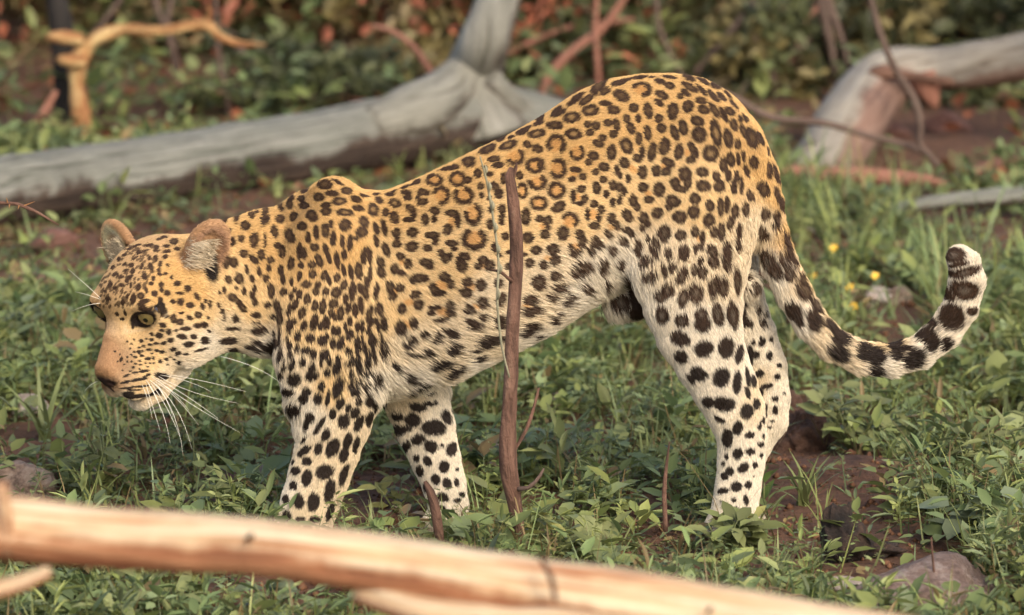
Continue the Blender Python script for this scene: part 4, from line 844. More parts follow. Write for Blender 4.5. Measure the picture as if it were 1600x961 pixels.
# standing room for paws, stones and trunks is left by keep(); the cover itself is nobody's to count
S = Sheaf()
b = scatter(4000, -1.35, 1.35, -1.15, 1.9, .32); put_herbs(S, b, rng.uniform(.015, .055, len(b)), 6, rng.uniform(.020, .042, len(b)), (.45, .72), dry=.05)
b = scatter(2300, -1.35, 1.35, -1.15, 2.2, .35); put_herbs(S, b, rng.uniform(.04, .11, len(b)), 8, rng.uniform(.028, .056, len(b)), (.45, .7), dry=.05, upright=.4)
b = scatter(5200, -1.35, 1.35, -1.15, 1.6, -.3); put_herbs(S, b, rng.uniform(.005, .02, len(b)), 5, rng.uniform(.010, .024, len(b)), dry=.12, upright=.15)
b = scatter(2300, -1.4, 1.4, -1.15, 2.2, .15); put_grass(S, b, rng.uniform(.05, .13, len(b)), 8, .004, .16)
b = scatter(1500, -1.35, 1.35, -1.15, 2.0, .45); put_herbs(S, b, rng.uniform(.05, .13, len(b)), 11, rng.uniform(.026, .05, len(b)), (.16, .26), dry=.08, upright=.6)
b = scatter(700, -1.35, 1.35, -1.15, 2.0, .5); put_herbs(S, b, rng.uniform(.03, .08, len(b)), 5, rng.uniform(.045, .07, len(b)), (.6, .85), dry=.03, upright=.3)
b = scatter(2300, -1.35, 1.35, -1.15, 2.0, .3); put_herbs(S, b, rng.uniform(.05, .14, len(b)), 20, rng.uniform(.010, .019, len(b)), (.4, .6), dry=.10, upright=.35)
b = scatter(420, -1.4, 1.4, -1.1, 2.2); put_grass(S, b, rng.uniform(.10, .20, len(b)), 3, .003, .35, 1.15)
b = scatter(900, -1.4, 1.4, -1.1, 2.2, .1); put_grass(S, b, rng.uniform(.08, .20, len(b)), 1, .0032, .8, 1.3, .5)
low = link("ground_cover", S.mesh("ground_cover", leaf_m)); tag(low, kind="stuff")
S = Sheaf()
b = scatter(4600, -2.0, 2.0, 1.6, 4.6, .35); put_herbs(S, b, rng.uniform(.03, .08, len(b)), 8, rng.uniform(.03, .055, len(b)), dry=.08, k=.95)
b = scatter(3400, -2.0, 2.0, 1.4, 4.2, .3); put_grass(S, b, rng.uniform(.04, .12, len(b)), 9, .006, .12, 1.05, .7)
b = scatter(500, .55, 2.0, 1.4, 3.6, .3); put_grass(S, b, rng.uniform(.12, .22, len(b)), 6, .006, .12, 1.1, .5)
b = scatter(1800, -3, 3, 4.6, 12, .3); put_herbs(S, b, rng.uniform(.06, .2, len(b)), 9, rng.uniform(.05, .09, len(b)), dry=.2, k=.9)
far_cover = link("ground_cover", S.mesh("ground_cover", leaf_m)); tag(far_cover, kind="stuff")
S = Sheaf()
xy = np.stack([rng.uniform(-1.8, .3, 900), rng.uniform(2.2, 4.4, 900)], 1); b = np.c_[xy, gz(xy[:, 0], xy[:, 1])]
put_herbs(S, b, rng.uniform(.01, .035, len(b)), 7, rng.uniform(.018, .036, len(b)), dry=.15, k=.7, upright=.2)
tag(link("low_creepers", S.mesh("low_creepers", leaf_m)), kind="stuff")
# fallen leaves and twigs on the soil
S = Sheaf()
b = scatter(5000, -1.5, 1.5, -1.15, 4.5, -1.2); m = len(b)
az = rng.uniform(0, 6.28, m)
V, F = leaves(b + (0, 0, .004), np.stack([np.cos(az), np.sin(az), rng.normal(0, .25, m)], 1), np.c_[rng.normal(0, .4, (m, 2)), np.ones(m)], rng.uniform(.012, .04, m), rng.uniform(.006, .02, m), rng.uniform(-.3, .3, m))
S.add(V, F, np.array([(.20, .10, .055)]) * rng.uniform(.4, 1.5, (m, 1)), len(LEAF_V))
b = scatter(1500, -3.5, 3.5, 3.5, 10, -1.2); m = len(b); az = rng.uniform(0, 6.28, m)
V, F = leaves(b + (0, 0, .01), np.stack([np.cos(az), np.sin(az), rng.normal(0.2, .3, m)], 1), np.c_[rng.normal(0, .4, (m, 2)), np.ones(m)], rng.uniform(.05, .10, m), rng.uniform(.03, .06, m), rng.uniform(-.3, .3, m))
S.add(V, F, np.array([(.34, .12, .055)]) * rng.uniform(.4, 1.4, (m, 1)), len(LEAF_V))
tag(link("leaf_litter", S.mesh("leaf_litter", leaf_m)), kind="stuff")

# crumbs of earth lying on the bare soil
ico = np.array([(0, 0, 1), (1, 0, 0), (0, 1, 0), (-1, 0, 0), (0, -1, 0), (0, 0, -1)], float)
icf = np.array([(0, 1, 2), (0, 2, 3), (0, 3, 4), (0, 4, 1), (5, 2, 1), (5, 3, 2), (5, 4, 3), (5, 1, 4)])
xy = np.stack([rng.uniform(-1.4, 1.4, 16000), rng.uniform(-1.15, 4.2, 16000)], 1); xy = xy[rng.random(len(xy)) > keep(xy) * 1.6][:5200]
m = len(xy); sz = .002 + .010 * rng.random(m) ** 4
V = ico[None] * rng.uniform(.6, 1.3, (m, 6, 3)) * sz[:, None, None] + np.c_[xy, gz(xy[:, 0], xy[:, 1]) + sz * .3][:, None]
F = icf[None] + (np.arange(m) * 6)[:, None, None]
cr_c = np.array([(.12, .06, .034)]) * rng.uniform(.5, 1.5, (m, 1))
tag(link("soil_crumbs", mesh_from("soil_crumbs", V.reshape(-1, 3), F.reshape(-1, 3), attr_mat("crumb", "tint", .95, .1), smooth=False, attrs={"tint": np.repeat(cr_c, 6, 0)})), kind="stuff")

# ------------------------------------------------------------------ dead wood
def wood(name, stops, scale=(3, 3, 30), rough=.85, bump=.6, topcol=None, knots=True, lit=(.5, .68)):
    t = NT(name); co = t.n("TexCoord").outputs["UV"]
    mp = t.n("Mapping"); mp.inputs["Scale"].default_value = (scale[0], scale[2], 1); t.l(co, mp.inputs[0])
    f = t.noise(1.0, 9, .62, mp.outputs[0], .6); g = t.noise(6.5, 8, .7, t.n("TexCoord").outputs["Object"])
    c = t.ramp(f, stops)
    if topcol:            # paler lit side and browner shaded side, painted into the wood colour
        at = t.n("Attribute", attribute_name="lit_side")
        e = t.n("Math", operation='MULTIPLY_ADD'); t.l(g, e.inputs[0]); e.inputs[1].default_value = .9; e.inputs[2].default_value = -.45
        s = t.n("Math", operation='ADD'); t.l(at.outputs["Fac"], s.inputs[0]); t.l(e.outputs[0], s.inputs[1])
        r = t.ramp(s.outputs[0], [(lit[0], (0, 0, 0)), (lit[1], (1, 1, 1))])
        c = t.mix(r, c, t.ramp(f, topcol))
    c = t.mix(t.ramp(g, [(.35, (.75, .75, .75)), (.6, (1, 1, 1))]), (.02, .015, .012), c) if knots else c
    t.base(c); t.set(Roughness=rough); t.b.inputs["Specular IOR Level"].default_value = .2
    a = t.n("Math", operation='ADD'); t.l(f, a.inputs[0]); t.l(g, a.inputs[1])
    t.bump(a.outputs[0], bump, .02); return t.m
def limb(name, nodes, mat, parent=None, seg=.015, n=22, rough=.07, seed=0, freq=9, lit_dir=(0, -.25, 1)):
    """tapered, uneven trunk or branch through (point, radius) nodes with real UVs along its length"""
    pts = np.array([q[0] for q in nodes], float); rad = np.array([q[1] for q in nodes], float)
    dl = np.r_[0, np.cumsum(np.linalg.norm(np.diff(pts, axis=0), axis=1))]
    m = int(max(6, dl[-1] / seg)); s = np.linspace(0, dl[-1], m)
    def cr(vals):                       # smooth interpolation
        out = np.zeros((m,) + vals.shape[1:])
        v = np.concatenate([[2 * vals[0] - vals[1]], vals, [2 * vals[-1] - vals[-2]]])
        k = np.clip(np.searchsorted(dl, s, side='right') - 1, 0, len(dl) - 2)
        t = (s - dl[k]) / (dl[k + 1] - dl[k])
        t = t.reshape(-1, *([1] * (vals.ndim - 1)))
        a, b, c, d = v[k], v[k + 1], v[k + 2], v[k + 3]
        return .5 * (2 * b + (c - a) * t + (2 * a - 5 * b + 4 * c - d) * t * t + (3 * b - a - 3 * c + d) * t ** 3)
    Cn, Rr = cr(pts), np.maximum(cr(rad), 1e-4)
    T = unit(np.gradient(Cn, axis=0))
    up = np.array((0.13, .2, 1.0)); up = up if abs(T[m // 2] @ unit(up)) < .85 else np.array((1., .3, .1))
    A = unit(up[None] - T * (T @ up)[:, None]); B = np.cross(T, A)
    ph = np.linspace(0, 2 * np.pi, n + 1)
    D = A[:, None] * np.cos(ph)[None, :, None] + B[:, None] * np.sin(ph)[None, :, None]
    raw = Cn[:, None] + D * Rr[:, None, None]
    q = raw.copy(); q[:, -1] = q[:, 0]
    st = np.c_[(q - T[:, None] * (np.einsum('ijk,ik->ij', q - Cn[:, None], T) * 0)[..., None]).reshape(-1, 3)]
    nz = (vnoise(st, freq / max(rad.mean() * 18, .5), seed) * .55 + vnoise(st, 2.6 * freq / max(rad.mean() * 18, .5), seed + 1) * .3 + vnoise(st * np.array((.35, 1, 1)), 5 * freq / max(rad.mean() * 18, .5), seed + 2) * .2).reshape(m, n + 1)
    V = Cn[:, None] + D * (Rr[:, None] * (1 + rough * 2.2 * nz))[..., None]
    V[:, -1] = V[:, 0]
    idx = np.arange(m * (n + 1)).reshape(m, n + 1)
    Fq = np.stack([idx[:-1, :-1], idx[:-1, 1:], idx[1:, 1:], idx[1:, :-1]], -1).reshape(-1, 4)
    lit = np.clip((D @ unit(np.array(lit_dir, float))) * .5 + .5, 0, 1).ravel()
    Vall = V.reshape(-1, 3); faces = [tuple(f) for f in Fq]
    c0, c1 = len(Vall), len(Vall) + 1
    Vall = np.concatenate([Vall, Cn[:1] - T[:1] * Rr[0] * .25, Cn[-1:] + T[-1:] * Rr[-1] * .25])
    faces += [(idx[0, j + 1], idx[0, j], c0) for j in range(n)] + [(idx[-1, j], idx[-1, j + 1], c1) for j in range(n)]
    me = mesh_from(name, Vall, faces, mat)
    uv = me.uv_layers.new(name="UVMap")
    U = np.concatenate([np.stack(np.broadcast_arrays(np.sin(ph / 2)[None] * 2 * rad.mean() * 2, s[:, None]), -1).reshape(-1, 2), [[0, 0], [0, dl[-1]]]])
    U[:, 0] *= 8
    li = np.zeros(len(me.loops), np.int32); me.loops.foreach_get("vertex_index", li)
    uv.data.foreach_set("uv", U[li].astype(np.float32).ravel())
    at = me.attributes.new("lit_side", 'FLOAT', 'POINT'); at.data.foreach_set("value", np.r_[lit, .5, .5].astype(np.float32))
    return link(name, me, parent)
def W(px, py, y, w):                      # a point of a limb and its radius from its width in the photograph
    p = P(px, py, y); k = np.linalg.norm(p - CAM) / DIST
    return (p, w * PX * k / 2)
grey_log = wood("lit_top_wood", [(.3, (.025, .018, .015)), (.5, (.06, .042, .032)), (.72, (.11, .078, .058))], (5, 3, 4), topcol=[(.34, (.07, .07, .055)), (.44, (.19, .195, .165)), (.7, (.28, .275, .24))], lit=(.44, .6), bump=1.0)  # skylit top and shaded brown underside are both painted in
grey_limb = wood("weathered_limb", [(.3, (.05, .04, .033)), (.5, (.12, .10, .08)), (.7, (.2, .17, .14))], (4, 3, 6), topcol=[(.33, (.09, .085, .068)), (.45, (.21, .205, .17)), (.7, (.29, .28, .24))], lit=(.18, .42), bump=1.0)
pale_log = wood("barkless_wood", [(.3, (.10, .04, .024)), (.5, (.34, .145, .07)), (.7, (.50, .29, .155))], (5, 3, 3), topcol=[(.36, (.36, .15, .07)), (.44, (.52, .35, .20)), (.6, (.60, .50, .35)), (.75, (.44, .31, .19))], rough=.7, lit=(.44, .62))  # cream highlight above and orange sunlight below, put into the colour
tan_wood = wood("dry_branch", [(.36, (.20, .075, .035)), (.47, (.42, .21, .085)), (.62, (.58, .42, .20))], (4, 3, 9), bump=1.2)  # orange sunlight on the dead branch, painted as wood colour
brown_stick = wood("brown_stick", [(.34, (.065, .037, .027)), (.5, (.165, .09, .063)), (.72, (.245, .15, .105))], (4, 3, 9), bump=1.0)
dark_bark = wood("dark_bark", [(.3, (.012, .011, .010)), (.7, (.035, .03, .027))], (2, 3, 5))
grey_twig = wood("grey_twig", [(.3, (.07, .045, .035)), (.7, (.17, .12, .095))], (2, 3, 6))
red_twig = wood("red_twig", [(.3, (.20, .085, .055)), (.7, (.32, .16, .115))], (2, 3, 6))

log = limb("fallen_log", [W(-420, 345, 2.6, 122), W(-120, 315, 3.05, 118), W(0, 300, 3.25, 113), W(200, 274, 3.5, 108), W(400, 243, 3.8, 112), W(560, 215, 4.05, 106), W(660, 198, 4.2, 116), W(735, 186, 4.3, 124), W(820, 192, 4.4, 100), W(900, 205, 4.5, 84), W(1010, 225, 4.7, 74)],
           grey_log, n=36, rough=.05, seed=3, lit_dir=(0, 0.05, 1))
tag(log, "thick grey log lying behind the leopard with one forking limb", "log")
limb("branch", [W(748, 205, 4.3, 150), W(738, 150, 4.3, 104), W(744, 105, 4.32, 84), W(758, 60, 4.25, 76), W(778, 0, 4.3, 72), W(800, -70, 4.4, 66), W(830, -190, 4.5, 50)], grey_limb, log, n=28, rough=.07, seed=9, lit_dir=(-.7, -.5, .6))
limb("branch_collar", [W(575, 195, 4.02, 60), W(650, 172, 4.12, 84), W(705, 140, 4.24, 80), W(738, 100, 4.3, 66), W(754, 62, 4.31, 50), W(768, 20, 4.32, 30)], grey_limb, log, n=20, rough=.06, seed=14, lit_dir=(-.7, -.5, .6))
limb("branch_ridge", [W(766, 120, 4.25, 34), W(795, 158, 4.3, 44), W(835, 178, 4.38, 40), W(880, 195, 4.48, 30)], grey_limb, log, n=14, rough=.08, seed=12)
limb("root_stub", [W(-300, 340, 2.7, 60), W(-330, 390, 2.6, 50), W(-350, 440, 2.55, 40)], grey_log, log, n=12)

flog = limb("fallen_branch", [(P(-420, 1040, -3.1), .03), W(-330, 900, -3.1, 88), W(-160, 822, -3.1, 104), W(0, 826, -3.1, 102), W(200, 842, -3.1, 94), W(400, 855, -3.1, 92), W(600, 882, -3.1, 94), W(800, 918, -3.1, 100), W(1000, 947, -3.1, 108), W(1200, 982, -3.1, 110), W(1400, 1012, -3.1, 108), W(1620, 1052, -3.1, 100), (P(1950, 1200, -3.1), .05)],
            pale_log, n=36, rough=.05, freq=7, seed=21, lit_dir=(0, 0, 1))
tag(flog, "pale barkless fallen branch crossing in front of the leopard's paws, orange below", "branch")
limb("branch_stub", [W(14, 860, -3.12, 34), W(8, 800, -3.14, 24), W(2, 755, -3.15, 18)], pale_log, flog, n=12)
for kx, ky, kw in ((392, 838, 11), (1110, 952, 9)):
    limb("knot", [W(kx - 3, ky + 5, -3.12, kw), W(kx, ky, -3.16, kw * .8), W(kx + 3, ky - 4, -3.175, kw * .3)], brown_stick, flog, n=9, rough=.12, seg=.006)
limb("loose_bark_strip", [W(845, 872, -3.17, 8), W(862, 905, -3.18, 10), W(868, 940, -3.18, 8)], brown_stick, flog, n=8)
limb("lower_limb", [W(560, 925, -3.1, 40), W(700, 965, -3.15, 52), W(900, 985, -3.18, 60), W(1100, 1010, -3.18, 50)], pale_log, flog, n=20, seed=25)
o = limb("broken_stick", [W(-160, 965, -3.2, 34), W(-40, 930, -3.2, 32), W(30, 912, -3.2, 28), W(78, 893, -3.2, 20)], pale_log, n=14, seed=4)
tag(o, "short orange broken stick end under the pale front branch at lower left", "stick")
o = limb("curved_trunk", [W(1262, 300, 4.05, 120), W(1292, 252, 4.1, 108), W(1325, 200, 4.2, 108), W(1360, 148, 4.45, 104), W(1402, 117, 4.5, 84), W(1460, 108, 4.5, 66), W(1530, 100, 4.45, 72), W(1610, 86, 4.4, 78), W(1720, 60, 4.3, 80), W(1900, 30, 4.2, 70)],
         wood("cracked_trunk", [(.3, (.07, .045, .036)), (.5, (.19, .115, .087)), (.7, (.29, .20, .155))], (4, 3, 4), topcol=[(.32, (.10, .075, .055)), (.44, (.24, .215, .175)), (.7, (.32, .30, .255))]), n=30, rough=.06, seed=31, lit_dir=(-.9, -.2, .5))  # warm right side paints sunlight into the trunk's colour
tag(o, "dead grey and orange trunk bent over like an arch behind the tail", "log")
limb("bark_flap", [W(1352, 128, 4.36, 10), W(1372, 112, 4.36, 22), W(1420, 118, 4.36, 16), W(1490, 128, 4.38, 10)], brown_stick, o, n=10, rough=.12)
limb("broken_spur", [W(1440, 118, 4.42, 44), W(1452, 146, 4.42, 34), W(1462, 168, 4.42, 10)], red_twig, o, n=12, rough=.12)
def stick(name, nodes, mat, label, cat="stick", n=10, group=None, **kw):
    o = limb(name, nodes, mat, n=n, **kw); tag(o, label, cat, group); return o
stick("lying_stick", [W(1170, 262, 3.75, 14), W(1225, 266, 3.75, 18), W(1330, 274, 3.72, 26), W(1430, 280, 3.7, 22), W(1480, 288, 3.7, 10)], red_twig, "straight pinkish stick lying at the foot of the arched trunk", n=12)
stick("lying_stick", [W(1490, 292, 3.75, 22), W(1530, 272, 3.85, 30), W(1600, 258, 3.95, 30), W(1720, 250, 4.0, 28)], red_twig, "thick reddish stick on bare soil at the right, above the grey one", n=12)
stick("lying_stick", [W(1385, 328, 3.2, 20), W(1460, 318, 3.25, 25), W(1530, 310, 3.3, 27), W(1640, 304, 3.4, 25), W(1760, 300, 3.4, 18)], grey_log, "pale grey stick half hidden in the grass right of the tail", n=12)
stick("hanging_vine", [W(1330, -120, 3.75, 10), W(1358, -10, 3.75, 10), W(1378, 60, 3.75, 11), W(1400, 110, 3.75, 12), W(1428, 155, 3.75, 13), W(1438, 195, 3.75, 12), W(1437, 225, 3.75, 11), W(1458, 250, 3.75, 10), W(1475, 285, 3.75, 7)], grey_twig, "thin crooked stem hanging in front of the arched trunk", "vine")
stick("dead_twig", [W(1060, 118, 3.8, 8), W(1145, 152, 3.8, 11), W(1205, 183, 3.8, 12), W(1290, 193, 3.8, 11), W(1360, 213, 3.8, 11), W(1430, 232, 3.8, 10), W(1470, 258, 3.8, 8)], grey_twig, "thin sagging twig running from the leopard's rump across the arched trunk", "twig")

st = stick("upright_stick", [W(799, 262, -.34, 8), W(796, 272, -.34, 14), W(800, 300, -.34, 17), W(805, 350, -.34, 20), W(807, 400, -.34, 21), W(801, 520, -.34, 22), W(797, 620, -.34, 23), W(793, 690, -.34, 26), W(795, 735, -.34, 27), W(804, 785, -.33, 22), W(812, 835, -.32, 18)], brown_stick,
           "slim brown upright stick standing in front of the leopard's flank", n=16, rough=.10, freq=14, seed=41)
limb("broken_tip", [W(801, 276, -.335, 9), W(806, 262, -.335, 6), W(807, 254, -.335, 2)], brown_stick, st, n=6)
limb("twig", [W(798, 712, -.34, 7), W(822, 672, -.33, 6), W(836, 630, -.32, 5), W(842, 606, -.32, 3)], brown_stick, st, n=8)
limb("twig", [W(806, 764, -.34, 8), W(826, 762, -.36, 7), W(842, 746, -.36, 6), W(850, 732, -.36, 3)], grey_twig, st, n=8)
limb("twig", [W(800, 440, -.35, 6), W(782, 425, -.36, 5), W(768, 422, -.36, 3)], brown_stick, st, n=6)
o = stick("grass_stalk", [W(750, 244, -.40, 2), W(762, 290, -.39, 4), W(772, 350, -.38, 4), W(779, 410, -.37, 4), W(777, 470, -.37, 4), W(784, 540, -.36, 4), W(796, 590, -.36, 3)],
          wood("straw", [(.3, (.20, .19, .12)), (.7, (.33, .31, .21))], (2, 3, 6)), "pale grass stalk leaning beside the upright brown stick", "grass stalk", n=6)
for i, (a, b) in enumerate([(757, 266), (763, 292), (768, 322), (773, 356), (777, 390), (780, 420), (777, 460)]):
    limb("seed_husk", [W(a, b + 8, -.39, 2), W(a + 3, b, -.395, 6), W(a + 1, b - 9, -.395, 1)], o.data.materials[0], o, n=6)
st = stick("small_stick", [W(664, 752, -.30, 6), W(674, 772, -.30, 15), W(681, 800, -.30, 17), W(688, 850, -.29, 15)], brown_stick, "short reddish upright stick by the leopard's far front paw", n=10)
stick("small_stick", [W(1046, 690, -.33, 2), W(1041, 730, -.33, 6), W(1038, 770, -.33, 8), W(1040, 830, -.32, 8)], brown_stick, "thin brown twig standing in herbs left of the hind paw", "twig", n=8)
stick("small_stick", [W(1455, 840, -.75, 3), W(1458, 880, -.75, 4), W(1464, 930, -.75, 5), W(1475, 990, -.75, 5)], brown_stick, "hair thin dry stem in front of the reddish boulder", "twig", n=6)
th = stick("thorn_twig", [W(-60, 312, -.05, 7), W(0, 317, -.05, 6), W(28, 319, -.05, 6), W(60, 333, -.05, 5), W(92, 352, -.05, 2)], brown_stick, "thorny twig tip poking in before the big grey log", "twig", n=8, rough=.1)
for a, b, c, d in [(12, 318, 10, 309), (15, 319, 14, 326), (36, 322, 54, 315), (30, 320, 28, 327)]:
    limb("thorn", [W(a, b, -.05, 3), W((a + c) / 2, (b + d) / 2, -.055, 2), W(c, d, -.06, .6)], tan_wood, th, n=6, seg=.004)

# branches and stems farther back
dt = stick("dark_stem", [W(106, 250, 4.72, 44), W(102, 200, 4.72, 38), W(100, 120, 4.72, 34), W(95, 40, 4.72, 38), W(84, -20, 4.72, 30), W(60, -140, 4.72, 26)], dark_bark, "nearly black slender trunk behind the bright orange dead branch", "tree", n=16)
ob = stick("orange_branch", [W(134, 250, 4.6, 22), W(128, 212, 4.6, 24), W(126, 180, 4.6, 30), W(120, 130, 4.6, 25), W(124, 90, 4.6, 29), W(150, 60, 4.6, 22), W(192, 47, 4.6, 20), W(255, 48, 4.6, 17), W(318, 38, 4.6, 18), W(345, 58, 4.6, 15), W(372, 68, 4.6, 13), W(415, 69, 4.6, 4)],
            tan_wood, "crooked bright orange dead branch standing left above the log", "branch", n=16, rough=.13, freq=16, seed=51)
limb("side_branch", [W(128, 62, 4.58, 22), W(100, 58, 4.57, 22), W(72, 58, 4.56, 12)], tan_wood, ob, n=12)
limb("side_branch", [W(132, 95, 4.57, 20), W(108, 94, 4.56, 20), W(90, 93, 4.55, 12)], tan_wood, ob, n=12)
limb("side_branch", [W(322, 40, 4.6, 10), W(328, 22, 4.6, 6), W(326, 8, 4.6, 3)], tan_wood, ob, n=8)
stick("leaning_stick", [W(44, 222, 4.6, 10), W(54, 198, 4.6, 13), W(70, 172, 4.6, 14), W(88, 142, 4.6, 8)], red_twig, "short pink stick leaning left of the dark slender trunk")
BACK = [([(140, 60, 8), (165, 30, 9), (200, -20, 9), (240, -90, 8)], grey_twig, "thin grey twig slanting up from the orange branch's elbow"),
        ([(275, 112, 7), (268, 80, 8), (262, 30, 10), (274, -20, 10), (290, -80, 8)], grey_twig, "pair of hanging twigs, the straighter, behind the orange branch"),
        ([(282, 118, 6), (270, 66, 7), (252, 30, 9), (236, -20, 10), (220, -80, 8)], grey_twig, "pair of hanging twigs, the slanting one, behind the orange branch"),
        ([(362, 200, 8), (352, 140, 8), (342, 90, 7), (338, 20, 6), (330, -80, 5)], grey_twig, "thin upright twig rising above the grey log near the orange branch's tip"),
        ([(690, 140, 12), (668, 105, 11), (648, 75, 10), (615, 50, 9), (580, 40, 6)], red_twig, "rust coloured twig leaning left of the log's forking limb"),
        ([(846, 168, 16), (848, 140, 18), (868, 105, 16), (900, 75, 15), (945, 40, 13), (985, -20, 12), (1020, -90, 10)], red_twig, "rust red curved branch rising over the leopard's back"),
        ([(780, 90, 8), (820, 70, 9), (880, 45, 8), (930, 38, 7), (990, 30, 6)], red_twig, "long thin level twig right of the log's forking limb"),
        ([(936, 150, 9), (934, 100, 10), (930, 50, 9), (934, -30, 8)], red_twig, "short rust upright stem just above the leopard's back"),
        ([(1070, 130, 8), (1050, 90, 8), (1030, 40, 8), (1022, -40, 8)], grey_twig, "dark thin stem dropping to the leopard's rump"),
        ([(1085, 115, 12), (1120, 75, 12), (1150, 40, 11), (1185, -10, 10), (1220, -80, 8)], grey_twig, "grey branch slanting up to the right above the rump"),
        ([(1318, 165, 9), (1308, 130, 10), (1298, 70, 13), (1284, 10, 14), (1270, -60, 12)], grey_twig, "thicker grey stem hanging left of the arched trunk"),
        ([(1326, 110, 8), (1318, 70, 10), (1304, 30, 12), (1288, -20, 12)], grey_twig, "second grey stem close to the thicker hanging one"),
        ([(1050, 175, 10), (1130, 135, 11), (1195, 105, 10), (1260, 70, 8)], grey_twig, "grey bough crossing low behind the rump")]
for nodes, mt_, lab in BACK:
    y = 5.0 + rng.uniform(-.3, .5)
    stick("background_twig", [W(a, b, y, c) for a, b, c in nodes], mt_, lab, "twig", n=8)

# ------------------------------------------------------------------ stones
def stone_mat(name, a, b, c):
    t = NT(name); co = t.n("TexCoord").outputs["Object"]
    t.base(t.ramp(t.noise(26, 10, .75, co), [(.36, a), (.5, b), (.64, c)])); t.set(Roughness=.85)
    t.bump(t.noise(45, 10, .75, co), 1.0, .025); return t.m
tan_stone = stone_mat("tan_stone", (.12, .08, .058), (.38, .27, .20), (.54, .43, .33))
red_stone = stone_mat("red_stone", (.13, .08, .058), (.26, .175, .135), (.42, .34, .29))
clod_mat = stone_mat("clod", (.05, .028, .018), (.13, .065, .04), (.20, .11, .07))
pale_stone = stone_mat("pale_stone", (.34, .26, .21), (.55, .45, .38), (.66, .6, .54))
brick_stone = stone_mat("rust_stone", (.12, .055, .04), (.23, .105, .075), (.31, .17, .13))
def rock(name, px, py, wpx, hpx, mat, label, cat="stone", seed=0, facets=7, sink=.25, group=None, ground=True, depth=.8, fine=.05):
    base = Pg(px, py + hpx * .4)
    k = np.linalg.norm(base - CAM) / DIST
    a, c = wpx * PX * k / 2, hpx * PX * k / 2
    r2 = np.random.default_rng(seed + 100)
    nu, nv = 64, 40
    th = np.linspace(0, np.pi, nv + 1); ph = np.linspace(0, 2 * np.pi, nu, endpoint=False)
    D = np.stack([np.sin(th)[:, None] * np.cos(ph), np.sin(th)[:, None] * np.sin(ph), np.cos(th)[:, None] * np.ones(nu)], -1).reshape(-1, 3)
    cut = unit(r2.normal(0, 1, (facets, 3)) * (1, 1, .9)); off = r2.uniform(.50, .90, facets)
    r = np.ones(len(D))
    for cd, o_ in zip(cut, off): r = np.minimum(r, np.where(D @ cd > .05, o_ / np.maximum(D @ cd, .05), 9))
    r = r + fine * vnoise(D, 3, seed) + fine * .6 * vnoise(D, 8, seed + 1) + fine * .3 * vnoise(D, 19, seed + 2)
    V = D * r[:, None] * np.array((a, a * depth, c)) * 1.3
    i = np.arange((nv + 1) * nu).reshape(nv + 1, nu)
    F = np.stack([i[:-1], i[1:], np.roll(i[1:], -1, 1), np.roll(i[:-1], -1, 1)], -1).reshape(-1, 4)
    o = link(name, mesh_from(name, V, F, mat))
    o.location = (base[0], base[1] + a * depth * .3, float(gz(base[0], base[1])) + c * (1 - 2 * sink) )
    o.rotation_euler = (0, 0, r2.uniform(-.3, .3))
    tag(o, label, cat, group); return o
rock("stone", 38, 745, 92, 62, tan_stone, "broken tan stone with a dark cleft face at the far left", seed=4, facets=9)
rock("boulder", 1446, 922, 285, 92, red_stone, "smooth reddish grey boulder at the lower right", "boulder", seed=8, facets=6, fine=.06)
rock("stone", 1372, 462, 42, 30, pale_stone, "pale pink stone in the grass, inside the tail's curve", seed=12)
rock("stone", 1408, 463, 38, 32, tan_stone, "tan stone right beside the pale pink one inside the tail's curve", seed=13)
rock("stone", 42, 634, 58, 34, pale_stone, "whitish flat stone in grass left of the leopard's chin", seed=14)
rock("stone", 46, 440, 62, 26, brick_stone, "flat salmon stone in the grass under the thick grey log", seed=15)
rock("stone", 78, 376, 70, 40, brick_stone, "rust red stone just beneath the grey log", seed=16)
rock("stone", 1318, 912, 46, 22, pale_stone, "small whitish stone touching the reddish boulder's left edge", seed=17)
rock("stone", 1512, 940, 30, 18, pale_stone, "white quartz pebble right of the reddish boulder", seed=18)
rock("stone", 1482, 190, 66, 34, brick_stone, "rust red stone seen beneath the arched trunk, biggest of the two", seed=19)
rock("stone", 1402, 204, 34, 26, brick_stone, "small rust red stone seen through the arch of the bent trunk", seed=20)
rock("earth_clod", 360, 748, 74, 26, clod_mat, "flat brown clod of earth in herbs left of the front leg", "clod", seed=22, fine=.14)
rock("earth_clod", 1262, 668, 84, 78, clod_mat, "crumbly red brown clod of earth right of the hind leg", "clod", seed=23, fine=.17)
rock("earth_clod", 1236, 640, 74, 70, clod_mat, "darker clod of earth directly behind the far hock", "clod", seed=24, fine=.17)
rock("earth_clod", 575, 705, 56, 26, clod_mat, "small clod of earth between the two front legs", "clod", seed=26, fine=.15)
char = stone_mat("charred_wood", (.010, .008, .007), (.035, .022, .016), (.11, .065, .042))
stump = rock("charred_stump", 1316, 838, 58, 100, char, "dark charred stub of wood left above the reddish boulder", "stump", seed=28, fine=.16, depth=.9)
rock("charred_wood", 1365, 858, 70, 30, char, "low dark heap of charred wood behind the reddish boulder", "charred wood", seed=29, fine=.2)

